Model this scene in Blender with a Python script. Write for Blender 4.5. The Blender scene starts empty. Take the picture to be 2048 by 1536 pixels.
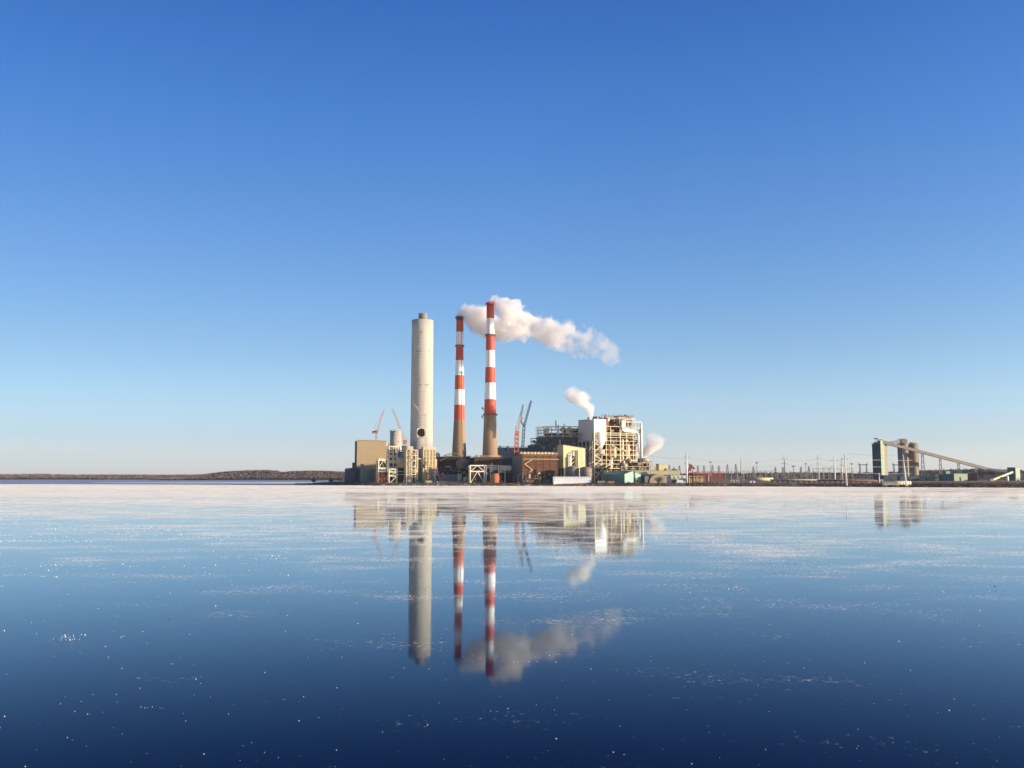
import bpy, math, random
from mathutils import Vector, noise

R = math.radians
random.seed(7)
scn = bpy.context.scene
col = scn.collection

# ------------------------------------------------------------------ camera
F = 1847.0                      # focal length in pixels of the 2048 wide photograph
PITCH = R(5.66)
CAMZ = 10.0
cd = bpy.data.cameras.new('camera')
cam = bpy.data.objects.new('camera', cd)
col.objects.link(cam)
cam.location = (0, 0, CAMZ)
cam.rotation_euler = (R(90) + PITCH, 0, 0)
cd.sensor_width = 36
cd.lens = 36 * F / 2048
cd.clip_start = 0.5
cd.clip_end = 60000
scn.camera = cam

# ------------------------------------------------------------------ world, sun, exposure
SUN_AZ = 74.0      # degrees to the right of straight behind the camera
SUN_EL = 9.7
w = bpy.data.worlds.new('World')
scn.world = w
w.use_nodes = True
nt = w.node_tree
nt.nodes.clear()
out = nt.nodes.new('ShaderNodeOutputWorld')
bg = nt.nodes.new('ShaderNodeBackground')
sky = nt.nodes.new('ShaderNodeTexSky')
sky.sky_type = 'NISHITA'
sky.sun_disc = False
sky.sun_elevation = R(SUN_EL)
# direction to the sun: (sin az, -cos az); the sky node measures rotation clockwise from +Y
sky.sun_rotation = R(180 - SUN_AZ)
sky.altitude = 0
sky.air_density = 1.0
sky.dust_density = 0.3
sky.ozone_density = 3.0
# sky tint by elevation: pale horizon, blue above, dimmed beyond view to deepen shadows
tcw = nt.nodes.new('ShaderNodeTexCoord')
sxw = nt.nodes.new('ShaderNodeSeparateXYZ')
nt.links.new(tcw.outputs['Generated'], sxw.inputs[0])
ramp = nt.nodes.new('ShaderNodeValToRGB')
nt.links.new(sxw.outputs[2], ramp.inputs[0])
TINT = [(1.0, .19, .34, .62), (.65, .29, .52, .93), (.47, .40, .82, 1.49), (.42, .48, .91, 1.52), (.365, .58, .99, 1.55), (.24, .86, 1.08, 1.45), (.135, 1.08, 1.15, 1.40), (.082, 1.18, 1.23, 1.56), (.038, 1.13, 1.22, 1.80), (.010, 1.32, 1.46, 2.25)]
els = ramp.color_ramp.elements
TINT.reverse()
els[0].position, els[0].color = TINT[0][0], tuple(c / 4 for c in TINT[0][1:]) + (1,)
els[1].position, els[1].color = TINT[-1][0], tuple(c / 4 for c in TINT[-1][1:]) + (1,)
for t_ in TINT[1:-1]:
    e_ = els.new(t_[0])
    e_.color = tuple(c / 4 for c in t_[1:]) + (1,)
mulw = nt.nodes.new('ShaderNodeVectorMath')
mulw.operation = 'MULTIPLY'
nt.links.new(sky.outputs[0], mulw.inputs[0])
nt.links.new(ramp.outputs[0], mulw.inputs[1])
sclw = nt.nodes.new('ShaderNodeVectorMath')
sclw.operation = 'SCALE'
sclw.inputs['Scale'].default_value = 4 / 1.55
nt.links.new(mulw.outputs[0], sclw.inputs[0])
# the antisolar side of the sky is only a little brighter
mrw = nt.nodes.new('ShaderNodeMapRange')
mrw.inputs['From Min'].default_value = -.65
mrw.inputs['From Max'].default_value = 0
mrw.inputs['To Min'].default_value = .72
mrw.inputs['To Max'].default_value = 1
nt.links.new(sxw.outputs[0], mrw.inputs['Value'])
azw = nt.nodes.new('ShaderNodeVectorMath')
azw.operation = 'SCALE'
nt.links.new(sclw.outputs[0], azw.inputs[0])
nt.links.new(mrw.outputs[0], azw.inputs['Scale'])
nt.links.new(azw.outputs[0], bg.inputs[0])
bg.inputs[1].default_value = 0.15
nt.links.new(bg.outputs[0], out.inputs[0])

sd = bpy.data.lights.new('sun', 'SUN')
sun = bpy.data.objects.new('sun', sd)
col.objects.link(sun)
sd.energy = 5.0
sd.angle = R(0.5)
sd.color = (1.0, 0.83, 0.62)
sv = Vector((math.sin(R(SUN_AZ)) * math.cos(R(SUN_EL)), -math.cos(R(SUN_AZ)) * math.cos(R(SUN_EL)), math.sin(R(SUN_EL))))
sun.rotation_euler = sv.to_track_quat('Z', 'Y').to_euler()
sun.location = (300, -200, 300)

scn.view_settings.view_transform = 'Standard'
scn.view_settings.look = 'None'
scn.view_settings.exposure = 0.8
scn.view_settings.gamma = 1
scn.cycles.use_denoising = True
scn.cycles.volume_bounces = 12
scn.cycles.max_bounces = 14
scn.cycles.volume_max_steps = 256

# ------------------------------------------------------------------ pixel <-> world helpers
cp, sp = math.cos(PITCH), math.sin(PITCH)


def tt(py, Y):
    v = (768 - py) / F
    return v, Y / (cp - v * sp)


def Zp(py, Y):
    v, t = tt(py, Y)
    return CAMZ + t * (v * cp + sp)


def Xp(px, Y, py=950):
    v, t = tt(py, Y)
    return (px - 1024) / F * t


K = 1 / F * (1 / (cp + 182 / F * sp))     # dX/dpx per metre of depth, near the horizon


def mpp(Y):
    return K * Y


# ------------------------------------------------------------------ mesh builder
class MB:
    def __init__(s, o=(0, 0, 0), rz=0.0):
        s.v, s.f, s.m = [], [], []
        s.o = o
        s.c, s.s = math.cos(rz), math.sin(rz)

    def T(s, p):
        x, y, z = p
        return (s.o[0] + x * s.c - y * s.s, s.o[1] + x * s.s + y * s.c, s.o[2] + z)

    def add(s, vs, fs, mi=0):
        b = len(s.v)
        s.v += [s.T(p) for p in vs]
        s.f += [tuple(b + i for i in f) for f in fs]
        s.m += [mi] * len(fs)
        return s

    def box(s, x0, x1, y0, y1, z0, z1, mi=0, top=None):
        t = top or (x0, x1, y0, y1)
        vs = [(x0, y0, z0), (x1, y0, z0), (x1, y1, z0), (x0, y1, z0), (t[0], t[2], z1), (t[1], t[2], z1), (t[1], t[3], z1), (t[0], t[3], z1)]
        return s.add(vs, [(3, 2, 1, 0), (4, 5, 6, 7), (0, 1, 5, 4), (1, 2, 6, 5), (2, 3, 7, 6), (3, 0, 4, 7)], mi)

    def bar(s, p, q, wd, ht=None, mi=0):
        ht = ht or wd
        p, q = Vector(p), Vector(q)
        d = (q - p)
        if d.length < 1e-6:
            return s
        d.normalize()
        up = Vector((0, 0, 1)) if abs(d.z) < 0.95 else Vector((0, 1, 0))
        a = d.cross(up).normalized()
        b = a.cross(d).normalized()
        vs = []
        for e in (p, q):
            for i, j in ((-1, -1), (1, -1), (1, 1), (-1, 1)):
                vs.append(tuple(e + a * (i * wd / 2) + b * (j * ht / 2)))
        return s.add(vs, [(3, 2, 1, 0), (4, 5, 6, 7), (0, 1, 5, 4), (1, 2, 6, 5), (2, 3, 7, 6), (3, 0, 4, 7)], mi)

    def tube(s, pts, r, n=8, mi=0):
        pts = [Vector(p) for p in pts]
        rs = r if isinstance(r, (list, tuple)) else [r] * len(pts)
        vs, fs = [], []
        for k, p in enumerate(pts):
            d = (pts[min(k + 1, len(pts) - 1)] - pts[max(k - 1, 0)]).normalized()
            up = Vector((0, 0, 1)) if abs(d.z) < 0.9 else Vector((0, 1, 0))
            a = d.cross(up).normalized()
            b = a.cross(d).normalized()
            for i in range(n):
                t = 2 * math.pi * i / n
                vs.append(tuple(p + (a * math.cos(t) + b * math.sin(t)) * rs[k]))
        for k in range(len(pts) - 1):
            for i in range(n):
                j = (i + 1) % n
                fs.append((k * n + i, k * n + j, (k + 1) * n + j, (k + 1) * n + i))
        fs.append(tuple(range(n - 1, -1, -1)))
        fs.append(tuple((len(pts) - 1) * n + i for i in range(n)))
        return s.add(vs, fs, mi)

    def lathe(s, cx, cy, prof, n=32, mis=None, cap=True):
        vs = []
        for r, z in prof:
            for i in range(n):
                t = 2 * math.pi * i / n
                vs.append((cx + r * math.cos(t), cy + r * math.sin(t), z))
        for k in range(len(prof) - 1):
            pass
        b = len(s.v)
        s.v += [s.T(p) for p in vs]
        for k in range(len(prof) - 1):
            for i in range(n):
                j = (i + 1) % n
                s.f.append((b + k * n + i, b + k * n + j, b + (k + 1) * n + j, b + (k + 1) * n + i))
                s.m.append(mis[k] if mis else 0)
        if cap:
            s.f.append(tuple(b + i for i in range(n - 1, -1, -1)))
            s.m.append(mis[0] if mis else 0)
            s.f.append(tuple(b + (len(prof) - 1) * n + i for i in range(n)))
            s.m.append(mis[-1] if mis else 0)
        return s

    def prism(s, pts, y0, y1, mi=0):            # outline in local x,z pushed along local y
        n = len(pts)
        vs = [(x, y0, z) for x, z in pts] + [(x, y1, z) for x, z in pts]
        fs = [tuple(range(n)), tuple(range(2 * n - 1, n - 1, -1))]
        for i in range(n):
            j = (i + 1) % n
            fs.append((j, i, n + i, n + j))
        return s.add(vs, fs, mi)

    def lattice(s, p, q, wd, n, th, wq=None):     # square lattice boom
        p, q = Vector(p), Vector(q)
        d = (q - p).normalized()
        a = d.cross(Vector((0, 1, 0))).normalized()
        b = a.cross(d).normalized()
        wq = wq or wd
        ring = []
        for k in range(n + 1):
            t = k / n
            c = p.lerp(q, t)
            ww = (wd + (wq - wd) * t) / 2
            ring.append([c + a * i * ww + b * j * ww for i, j in ((-1, -1), (1, -1), (1, 1), (-1, 1))])
        for i in range(4):
            s.bar(ring[0][i], ring[-1][i], th)
        for k in range(n):
            for i in range(4):
                j = (i + 1) % 4
                s.bar(ring[k][i], ring[k + 1][j] if (k + i) % 2 else ring[k][j], th * .6)
                s.bar(ring[k][j] if (k + i) % 2 == 0 else ring[k][i], ring[k + 1][i] if (k + i) % 2 == 0 else ring[k + 1][j], th * .6)
        return s

    def build(s, name, mats, parent=None, smooth=False, loc=None):
        me = bpy.data.meshes.new(name)
        off = Vector(parent.location) if parent else Vector(loc or (0, 0, 0))
        me.from_pydata([Vector(p) - off for p in s.v], [], s.f)
        if not isinstance(mats, (list, tuple)):
            mats = [mats]
        for m in mats:
            me.materials.append(m)
        if len(mats) > 1:
            me.polygons.foreach_set('material_index', s.m)
        if smooth:
            me.polygons.foreach_set('use_smooth', [len(p.vertices) == 4 for p in me.polygons])
        me.update()
        ob = bpy.data.objects.new(name, me)
        col.objects.link(ob)
        if parent:
            if getattr(parent, 'parent', None) and parent.type == 'MESH':
                pass
            ob.parent = parent
        else:
            ob.location = off
        return ob


def sub(mb, name, mat, part, smooth=False):
    """a sub-part: its part is a mesh at its thing's origin"""
    top = part.parent
    ob = mb.build(name, mat, top, smooth)
    ob.parent = part
    return ob


def tag(o, label=None, cat=None, group=None, kind=None):
    if label:
        o['label'] = label
    if cat:
        o['category'] = cat
    if group:
        o['group'] = group
    if kind:
        o['kind'] = kind
    return o


def thing(name, label, cat, loc, group=None):
    o = bpy.data.objects.new(name, None)
    o.empty_display_size = 1
    col.objects.link(o)
    o.location = loc
    return tag(o, label, cat, group)


def copy_thing(o, dx, dy, dz=0, label=None):
    c = o.copy()
    col.objects.link(c)
    c.location = o.location + Vector((dx, dy, dz))
    if label:
        c['label'] = label
    for ch in list(o.children):
        d = ch.copy()
        col.objects.link(d)
        d.parent = c
        for g in list(ch.children):
            e = g.copy()
            col.objects.link(e)
            e.parent = d
    return c


class Bld:
    """a building corner nearest the camera: u runs right and back along the sunlit face, v left and back"""

    def __init__(s, pc, Y, a, zg=2.6):
        s.Y, s.a, s.zg = Y, R(a), zg
        s.X = Xp(pc, Y)
        s.o = (s.X, Y, 0)

    def mb(s):
        return MB(s.o, s.a)

    def U(s, p):
        q = (p - 1024) * K
        return (q * s.Y - s.X) / (math.cos(s.a) - q * math.sin(s.a))

    def V(s, p):
        q = (p - 1024) * K
        return (s.X - q * s.Y) / (math.sin(s.a) + q * math.cos(s.a))

    def Z(s, py, u=0, v=0):
        return Zp(py, s.Y + u * math.sin(s.a) + v * math.cos(s.a))

    def loc(s):
        return (s.X, s.Y, s.zg)


# ------------------------------------------------------------------ materials
def pm(name, rgb, rough=0.85, var=0.18, scale=0.25, stretch=(1, 1, 1), metal=0.0, ribs=0.0, ribdir='Z', stain=None, ribamp=1.0):
    m = bpy.data.materials.new(name)
    m.use_nodes = True
    t = m.node_tree
    b = t.nodes['Principled BSDF']
    b.inputs['Roughness'].default_value = rough
    b.inputs['Metallic'].default_value = metal
    tc = t.nodes.new('ShaderNodeTexCoord')
    mp = t.nodes.new('ShaderNodeMapping')
    mp.inputs['Scale'].default_value = stretch
    n = t.nodes.new('ShaderNodeTexNoise')
    n.inputs['Scale'].default_value = scale
    n.inputs['Detail'].default_value = 6
    n.inputs['Roughness'].default_value = 0.65
    t.links.new(tc.outputs['Object'], mp.inputs[0])
    t.links.new(mp.outputs[0], n.inputs['Vector'])
    cr = t.nodes.new('ShaderNodeMapRange')
    cr.inputs['From Min'].default_value = 0.3
    cr.inputs['From Max'].default_value = 0.7
    cr.inputs['To Min'].default_value = 1 - var
    cr.inputs['To Max'].default_value = 1 + var
    t.links.new(n.outputs['Fac'], cr.inputs['Value'])
    val = cr.outputs[0]
    if ribs:
        wv = t.nodes.new('ShaderNodeTexWave')
        wv.bands_direction = ribdir
        wv.inputs['Scale'].default_value = ribs
        wv.inputs['Distortion'].default_value = 0.3
        t.links.new(tc.outputs['Object'], wv.inputs['Vector'])
        mr = t.nodes.new('ShaderNodeMapRange')
        mr.inputs['To Min'].default_value = 1 - .12 * ribamp
        mr.inputs['To Max'].default_value = 1 + .06 * ribamp
        t.links.new(wv.outputs['Fac'], mr.inputs['Value'])
        mu = t.nodes.new('ShaderNodeMath')
        mu.operation = 'MULTIPLY'
        t.links.new(val, mu.inputs[0])
        t.links.new(mr.outputs[0], mu.inputs[1])
        val = mu.outputs[0]
    vm = t.nodes.new('ShaderNodeVectorMath')
    vm.operation = 'SCALE'
    vm.inputs[0].default_value = rgb
    t.links.new(val, vm.inputs['Scale'])
    outc = vm.outputs[0]
    if stain:
        n2 = t.nodes.new('ShaderNodeTexNoise')
        n2.inputs['Scale'].default_value = scale * 3
        n2.inputs['Detail'].default_value = 4
        t.links.new(tc.outputs['Object'], n2.inputs['Vector'])
        m2 = t.nodes.new('ShaderNodeMapRange')
        m2.inputs['From Min'].default_value = 0.55
        m2.inputs['From Max'].default_value = 0.75
        t.links.new(n2.outputs['Fac'], m2.inputs['Value'])
        mx = t.nodes.new('ShaderNodeMix')
        mx.data_type = 'RGBA'
        mx.inputs['B'].default_value = (*stain, 1)
        t.links.new(m2.outputs[0], mx.inputs['Factor'])
        t.links.new(outc, mx.inputs['A'])
        outc = mx.outputs['Result']
    t.links.new(outc, b.inputs['Base Color'])
    return m


M = dict(
    concrete=pm('pale_concrete', (.44, .40, .335), var=.13, scale=.16, stretch=(1, 1, .22), ribs=.09, ribamp=.45),
    concrete_tan=pm('tan_concrete', (.29, .195, .12), var=.10, scale=.15, stretch=(1, 1, .3)),
    red=pm('red_paint', (.50, .055, .022), rough=.6, var=.12, scale=.2, stretch=(1, 1, .3)),
    orange=pm('faded_orange_paint', (.50, .072, .020), rough=.6, var=.15, scale=.2, stretch=(1, 1, .3)),
    white=pm('white_paint', (.78, .77, .74), rough=.55, var=.06, scale=.2, stretch=(1, 1, .3)),
    cream=pm('cream_steel', (.60, .50, .32), rough=.6, var=.15, scale=.4),
    creamy=pm('yellow_cream_steel', (.60, .50, .25), rough=.6, var=.15, scale=.4),
    yellow=pm('pale_yellow_cladding', (.56, .51, .27), rough=.6, var=.06, scale=.15, ribs=.6, ribdir='X'),
    tan=pm('tan_cladding', (.52, .39, .22), rough=.7, var=.05, scale=.15, ribs=.5, ribdir='X'),
    tanpale=pm('pale_tan_panel', (.46, .38, .26), rough=.7, var=.1, scale=.2),
    grey=pm('grey_cladding', (.23, .24, .26), rough=.6, var=.1, scale=.2, ribs=.5, ribdir='X'),
    lgrey=pm('light_grey_cladding', (.42, .42, .42), rough=.6, var=.08, scale=.2),
    dgrey=pm('dark_steel', (.085, .09, .10), rough=.6, var=.2, scale=.4),
    dark=pm('dark_opening', (.02, .02, .022), rough=.9, var=.2),
    black=pm('flue_opening', (.006, .006, .007), rough=1, var=.1),
    brown=pm('brown_timber', (.17, .075, .035), rough=.9, var=.3, scale=.5),
    rust=pm('rusty_steel', (.19, .10, .055), rough=.9, var=.4, scale=.7, stain=(.30, .22, .14)),
    whitesteel=pm('warm_white_steel', (.74, .66, .48), rough=.6, var=.1, scale=.4),
    dbrown=pm('dark_brown_plant', (.075, .05, .036), rough=.9, var=.5, scale=.6, stain=(.22, .15, .09)),
    orangesteel=pm('orange_steel', (.40, .10, .035), rough=.7, var=.2, scale=.6),
    redsteel=pm('red_primer_steel', (.28, .06, .035), rough=.7, var=.25, scale=.6),
    craneorange=pm('crane_orange', (.62, .20, .09), rough=.5, var=.1),
    cranepink=pm('crane_pale_red', (.66, .42, .34), rough=.5, var=.1),
    craneblue=pm('crane_slate_blue', (.06, .09, .15), rough=.5, var=.1),
    teal=pm('teal_metal', (.06, .23, .19), rough=.5, var=.08, ribs=.6, ribdir='X'),
    tealpale=pm('pale_teal_metal', (.20, .40, .27), rough=.5, var=.08),
    green=pm('pale_green_cladding', (.25, .32, .20), rough=.6, var=.08, scale=.2),
    dgreen=pm('dark_green_cladding', (.09, .19, .15), rough=.6, var=.1, scale=.2),
    navy=pm('dark_blue_cladding', (.035, .055, .085), rough=.6, var=.15, scale=.2),
    olive=pm('olive_tank', (.20, .20, .12), rough=.7, var=.1, scale=.3),
    tanktone=pm('grey_tank', (.22, .19, .15), rough=.7, var=.15, scale=.3),
    maroon=pm('maroon_cladding', (.16, .035, .03), rough=.6, var=.1),
    silo=pm('tan_silo_concrete', (.28, .23, .16), var=.12, scale=.15, stretch=(1, 1, .3)),
    gallery=pm('weathered_gallery', (.15, .115, .095), rough=.7, var=.15, scale=.3),
    galv=pm('galvanised_steel', (.62, .60, .55), rough=.5, var=.06, scale=.5),
    farsteel=pm('distant_steel', (.13, .13, .14), rough=.7, var=.1),
    coal=pm('coal', (.030, .030, .034), rough=.95, var=.4, scale=.3),
    brush=pm('dry_brush', (.25, .16, .085), rough=1, var=.5, scale=.12),
    brushred=pm('red_brown_brush', (.14, .07, .045), rough=1, var=.5, scale=.12),
    bark=pm('bare_bark', (.12, .085, .06), rough=1, var=.3, scale=.3),
    rock=pm('shore_rock', (.13, .115, .11), rough=1, var=.5, scale=.15),
    wood=pm('winter_wood', (.17, .13, .105), rough=1, var=.4, scale=.02),
    evergreen=pm('far_evergreen', (.042, .05, .05), rough=1, var=.3, scale=.02),
    rubber=pm('tyre_rubber', (.03, .03, .03), rough=.9),
    glassdark=pm('dark_window', (.03, .035, .04), rough=.2),
    snow=pm('snow', (.80, .79, .78), rough=.9, var=.06, scale=.3),
)


# ground with snow patches
def ground_mat():
    m = bpy.data.materials.new('winter_ground')
    m.use_nodes = True
    t = m.node_tree
    b = t.nodes['Principled BSDF']
    b.inputs['Roughness'].default_value = 1
    g = t.nodes.new('ShaderNodeNewGeometry')
    n = t.nodes.new('ShaderNodeTexNoise')
    n.inputs['Scale'].default_value = .06
    n.inputs['Detail'].default_value = 8
    n.inputs['Roughness'].default_value = .7
    t.links.new(g.outputs['Position'], n.inputs['Vector'])
    cr = t.nodes.new('ShaderNodeValToRGB')
    e = cr.color_ramp.elements
    e[0].position = .35
    e[0].color = (.05, .038, .028, 1)
    e[1].position = .52
    e[1].color = (.15, .095, .055, 1)
    k = e.new(.62)
    k.color = (.20, .15, .10, 1)
    k = e.new(.68)
    k.color = (.62, .60, .58, 1)
    t.links.new(n.outputs['Fac'], cr.inputs[0])
    t.links.new(cr.outputs[0], b.inputs['Base Color'])
    return m


# lake ice: dark clear ice with frost that thickens towards the far shore
def ice_mat():
    m = bpy.data.materials.new('lake_ice')
    m.use_nodes = True
    t = m.node_tree
    L = t.links.new
    t.nodes.remove(t.nodes['Principled BSDF'])
    body = t.nodes.new('ShaderNodeBsdfDiffuse')
    body.inputs['Color'].default_value = (.001, .009, .05, 1)
    gl = t.nodes.new('ShaderNodeBsdfGlossy')
    gl.inputs['Color'].default_value = (.80, .925, 1, 1)
    g = t.nodes.new('ShaderNodeNewGeometry')

    def nz(scale, detail, stretch=(1, 1, 1), rough=.6):
        mp = t.nodes.new('ShaderNodeMapping')
        mp.inputs['Scale'].default_value = stretch
        n = t.nodes.new('ShaderNodeTexNoise')
        n.inputs['Scale'].default_value = scale
        n.inputs['Detail'].default_value = detail
        n.inputs['Roughness'].default_value = rough
        L(g.outputs['Position'], mp.inputs[0])
        L(mp.outputs[0], n.inputs['Vector'])
        return n.outputs['Fac']

    def math_(op, a, c=None, d=None):
        n = t.nodes.new('ShaderNodeMath')
        n.operation = op
        for i, x in enumerate((a, c, d)):
            if x is None:
                continue
            if isinstance(x, (int, float)):
                n.inputs[i].default_value = x
            else:
                L(x, n.inputs[i])
        return n.outputs[0]

    # gentle undulation of the ice surface
    bump = t.nodes.new('ShaderNodeBump')
    bump.inputs['Strength'].default_value = .10
    bump.inputs['Distance'].default_value = .02
    L(math_('ADD', math_('MULTIPLY', nz(.35, 3, (1, .5, 1)), 1.0), math_('MULTIPLY', nz(2.2, 2), .25)), bump.inputs['Height'])
    L(bump.outputs[0], gl.inputs['Normal'])
    rg = t.nodes.new('ShaderNodeMapRange')          # dull and shiny patches
    rg.inputs['From Min'].default_value = .35
    rg.inputs['From Max'].default_value = .65
    rg.inputs['To Min'].default_value = .022
    rg.inputs['To Max'].default_value = .065
    L(nz(.06, 5, (.6, 1, 1), .65), rg.inputs['Value'])
    L(rg.outputs[0], gl.inputs['Roughness'])
    lw = t.nodes.new('ShaderNodeLayerWeight')       # reflectance by angle of view, with vignette and tone contrast put in
    lw.inputs['Blend'].default_value = .5
    fc = t.nodes.new('ShaderNodeFloatCurve')
    fm = fc.mapping.curves[0]
    fp = [(0, 1), (.05, .95), (.13, .85), (.235, .68), (.315, .58), (.387, .48), (.468, .37), (.609, .205), (.75, .10), (.876, .048), (1, .025)]
    fm.points[0].location = fp[0]
    fm.points[1].location = fp[-1]
    for q in fp[1:-1]:
        fm.points.new(*q)
    fc.mapping.update()
    L(math_('MULTIPLY', math_('SUBTRACT', 1.0, lw.outputs['Facing']), 3.0), fc.inputs['Value'])
    b = t.nodes.new('ShaderNodeMixShader')
    L(fc.outputs[0], b.inputs[0])
    L(body.outputs[0], b.inputs[1])
    L(gl.outputs[0], b.inputs[2])
    # frost coverage
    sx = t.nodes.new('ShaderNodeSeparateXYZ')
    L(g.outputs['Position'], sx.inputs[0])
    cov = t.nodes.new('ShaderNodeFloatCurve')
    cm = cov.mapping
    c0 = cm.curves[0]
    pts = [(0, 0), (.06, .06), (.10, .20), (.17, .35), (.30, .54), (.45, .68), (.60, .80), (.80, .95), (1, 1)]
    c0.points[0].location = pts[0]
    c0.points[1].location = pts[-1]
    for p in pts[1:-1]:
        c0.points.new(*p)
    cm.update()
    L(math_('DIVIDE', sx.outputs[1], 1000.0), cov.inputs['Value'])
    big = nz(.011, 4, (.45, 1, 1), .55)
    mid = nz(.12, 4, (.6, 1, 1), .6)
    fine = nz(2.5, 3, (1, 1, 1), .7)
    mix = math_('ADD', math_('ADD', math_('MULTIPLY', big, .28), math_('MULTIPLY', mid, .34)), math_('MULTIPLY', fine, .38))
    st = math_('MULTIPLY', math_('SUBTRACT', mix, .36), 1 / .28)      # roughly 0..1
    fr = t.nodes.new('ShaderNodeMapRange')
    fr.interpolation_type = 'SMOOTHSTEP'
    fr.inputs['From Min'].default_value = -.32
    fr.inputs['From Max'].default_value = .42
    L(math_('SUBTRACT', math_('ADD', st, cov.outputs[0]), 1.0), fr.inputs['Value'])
    # frost crystals stand at every angle
    vo = t.nodes.new('ShaderNodeTexVoronoi')
    vo.inputs['Scale'].default_value = 14
    L(g.outputs['Position'], vo.inputs['Vector'])
    vs = t.nodes.new('ShaderNodeVectorMath')
    vs.operation = 'SUBTRACT'
    vs.inputs[1].default_value = (.5 - .20, .5 + .13, .34)       # facets leaned sunward to brighten the frost
    L(vo.outputs['Color'], vs.inputs[0])
    vn = t.nodes.new('ShaderNodeVectorMath')
    vn.operation = 'NORMALIZE'
    L(vs.outputs[0], vn.inputs[0])
    df = t.nodes.new('ShaderNodeBsdfDiffuse')
    df.inputs['Color'].default_value = (.93, .90, .87, 1)
    L(vn.outputs[0], df.inputs['Normal'])
    mx = t.nodes.new('ShaderNodeMixShader')
    L(fr.outputs[0], mx.inputs[0])
    L(b.outputs[0], mx.inputs[1])
    L(df.outputs[0], mx.inputs[2])
    L(mx.outputs[0], t.nodes['Material Output'].inputs['Surface'])
    m.cycles.use_bump_map_correction = False      # frost facets stand at any angle
    return m


def water_mat():
    m = bpy.data.materials.new('open_water')
    m.use_nodes = True
    t = m.node_tree
    b = t.nodes['Principled BSDF']
    b.inputs['Base Color'].default_value = (.32, .30, .33, 1)
    b.inputs['Roughness'].default_value = .35
    b.inputs['IOR'].default_value = 1.33
    g = t.nodes.new('ShaderNodeNewGeometry')
    n = t.nodes.new('ShaderNodeTexNoise')
    n.inputs['Scale'].default_value = .25
    n.inputs['Detail'].default_value = 4
    t.links.new(g.outputs['Position'], n.inputs['Vector'])
    bp = t.nodes.new('ShaderNodeBump')
    bp.inputs['Strength'].default_value = .5
    bp.inputs['Distance'].default_value = .4
    t.links.new(n.outputs['Fac'], bp.inputs['Height'])
    t.links.new(bp.outputs[0], b.inputs['Normal'])
    return m


M['ground'] = ground_mat()
M['ice'] = ice_mat()
M['water'] = water_mat()

# ------------------------------------------------------------------ the setting
mb = MB()
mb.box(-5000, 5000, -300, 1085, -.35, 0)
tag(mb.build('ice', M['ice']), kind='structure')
mb = MB()
mb.add([(-9000, 1000, -.15), (9000, 1000, -.15), (9000, 12000, -.15), (-9000, 12000, -.15)], [(0, 1, 2, 3)])
tag(mb.build('water', M['water']), kind='structure')
# a bright floe of snow covered ice in the open water
mb = MB()
fl = []
for i in range(24):
    a = 2 * math.pi * i / 24
    q = 1 + .12 * noise.noise(Vector((math.cos(a) * 2, math.sin(a) * 2, 3)))
    fl.append((Xp(430, 1330) + 175 * q * math.cos(a), 1330 + 95 * q * math.sin(a), .05))
mb.add(fl + [(x, y, -.3) for x, y, z in fl], [tuple(range(24))] + [(i, (i + 1) % 24, 24 + (i + 1) % 24, 24 + i) for i in range(24)])
tag(mb.build('ice_floe', M['snow'], loc=(Xp(430, 1330), 1330, 0)), 'flat white ice floe in the open water left of the shore point', 'ice floe')

SHORE = [(588, 1050), (610, 1030), (640, 1000), (690, 958), (760, 922), (860, 912), (960, 900), (1060, 888), (1140, 880), (1220, 872), (1320, 862), (1420, 855), (1520, 845),
         (1620, 832), (1720, 812), (1800, 795), (1880, 780), (1960, 770), (2048, 762), (2150, 750), (2300, 735), (2700, 700)]


def shoreY(px):
    for (a, ya), (b, yb) in zip(SHORE, SHORE[1:]):
        if a <= px <= b:
            return ya + (yb - ya) * (px - a) / (b - a)
    return SHORE[0][1] if px < SHORE[0][0] else SHORE[-1][1]


def ground_z(px, off):
    if off < 0:
        return -.2
    k = min(1, off / 9)
    return -.2 + 2.7 * k * (2 - k) * (1 if px > 700 else max(.35, (px - 560) / 140)) + min(off, 600) * .003


mb = MB()
rows, npx = [], 160
offs = [-1, 1.5, 4, 7, 11, 18, 40, 120, 400, 1200, 8000]
for i in range(npx + 1):
    px = 588 + (2700 - 588) * i / npx
    yb = shoreY(px) + 2.2 * noise.noise(Vector((px * .03, 0, 0))) + 1.2 * noise.noise(Vector((px * .11, 4, 0)))
    lim = 8000 if px > 690 else 3 + (px - 588) * 2.2
    r = []
    for o in offs:
        oo = min(o, lim)
        Y = yb + oo
        r.append((Xp(px, yb) * (Y / yb), Y, ground_z(px, oo) + .35 * noise.noise(Vector((px * .09, oo * .2, 1)))))
    rows.append(r)
n = len(offs)
mb.add([p for r in rows for p in r], [(i * n + j, (i + 1) * n + j, (i + 1) * n + j + 1, i * n + j + 1) for i in range(npx) for j in range(n - 1)])
tag(mb.build('ground', M['ground']), kind='structure')


# far wooded hills
def hill_strip(name, prof, Y0, depth, mat, zbase=-.3, zoff=-9):
    mb = MB()
    vs, fs = [], []
    k = len(prof)
    for px, py in prof:
        zt = Zp(py, Y0 + depth * .4) + zoff
        for f, zz in ((0, zbase), (.15, .45), (.4, 1.0), (.8, .9), (1.6, .4)):
            Y = Y0 + depth * f
            vs.append((Xp(px, Y), Y, zbase if f == 0 else max(.2, zt * zz)))
    for i in range(k - 1):
        for j in range(4):
            fs.append((i * 5 + j, (i + 1) * 5 + j, (i + 1) * 5 + j + 1, i * 5 + j + 1))
    mb.add(vs, fs)
    return tag(mb.build(name, mat, smooth=True), kind='structure')


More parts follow.
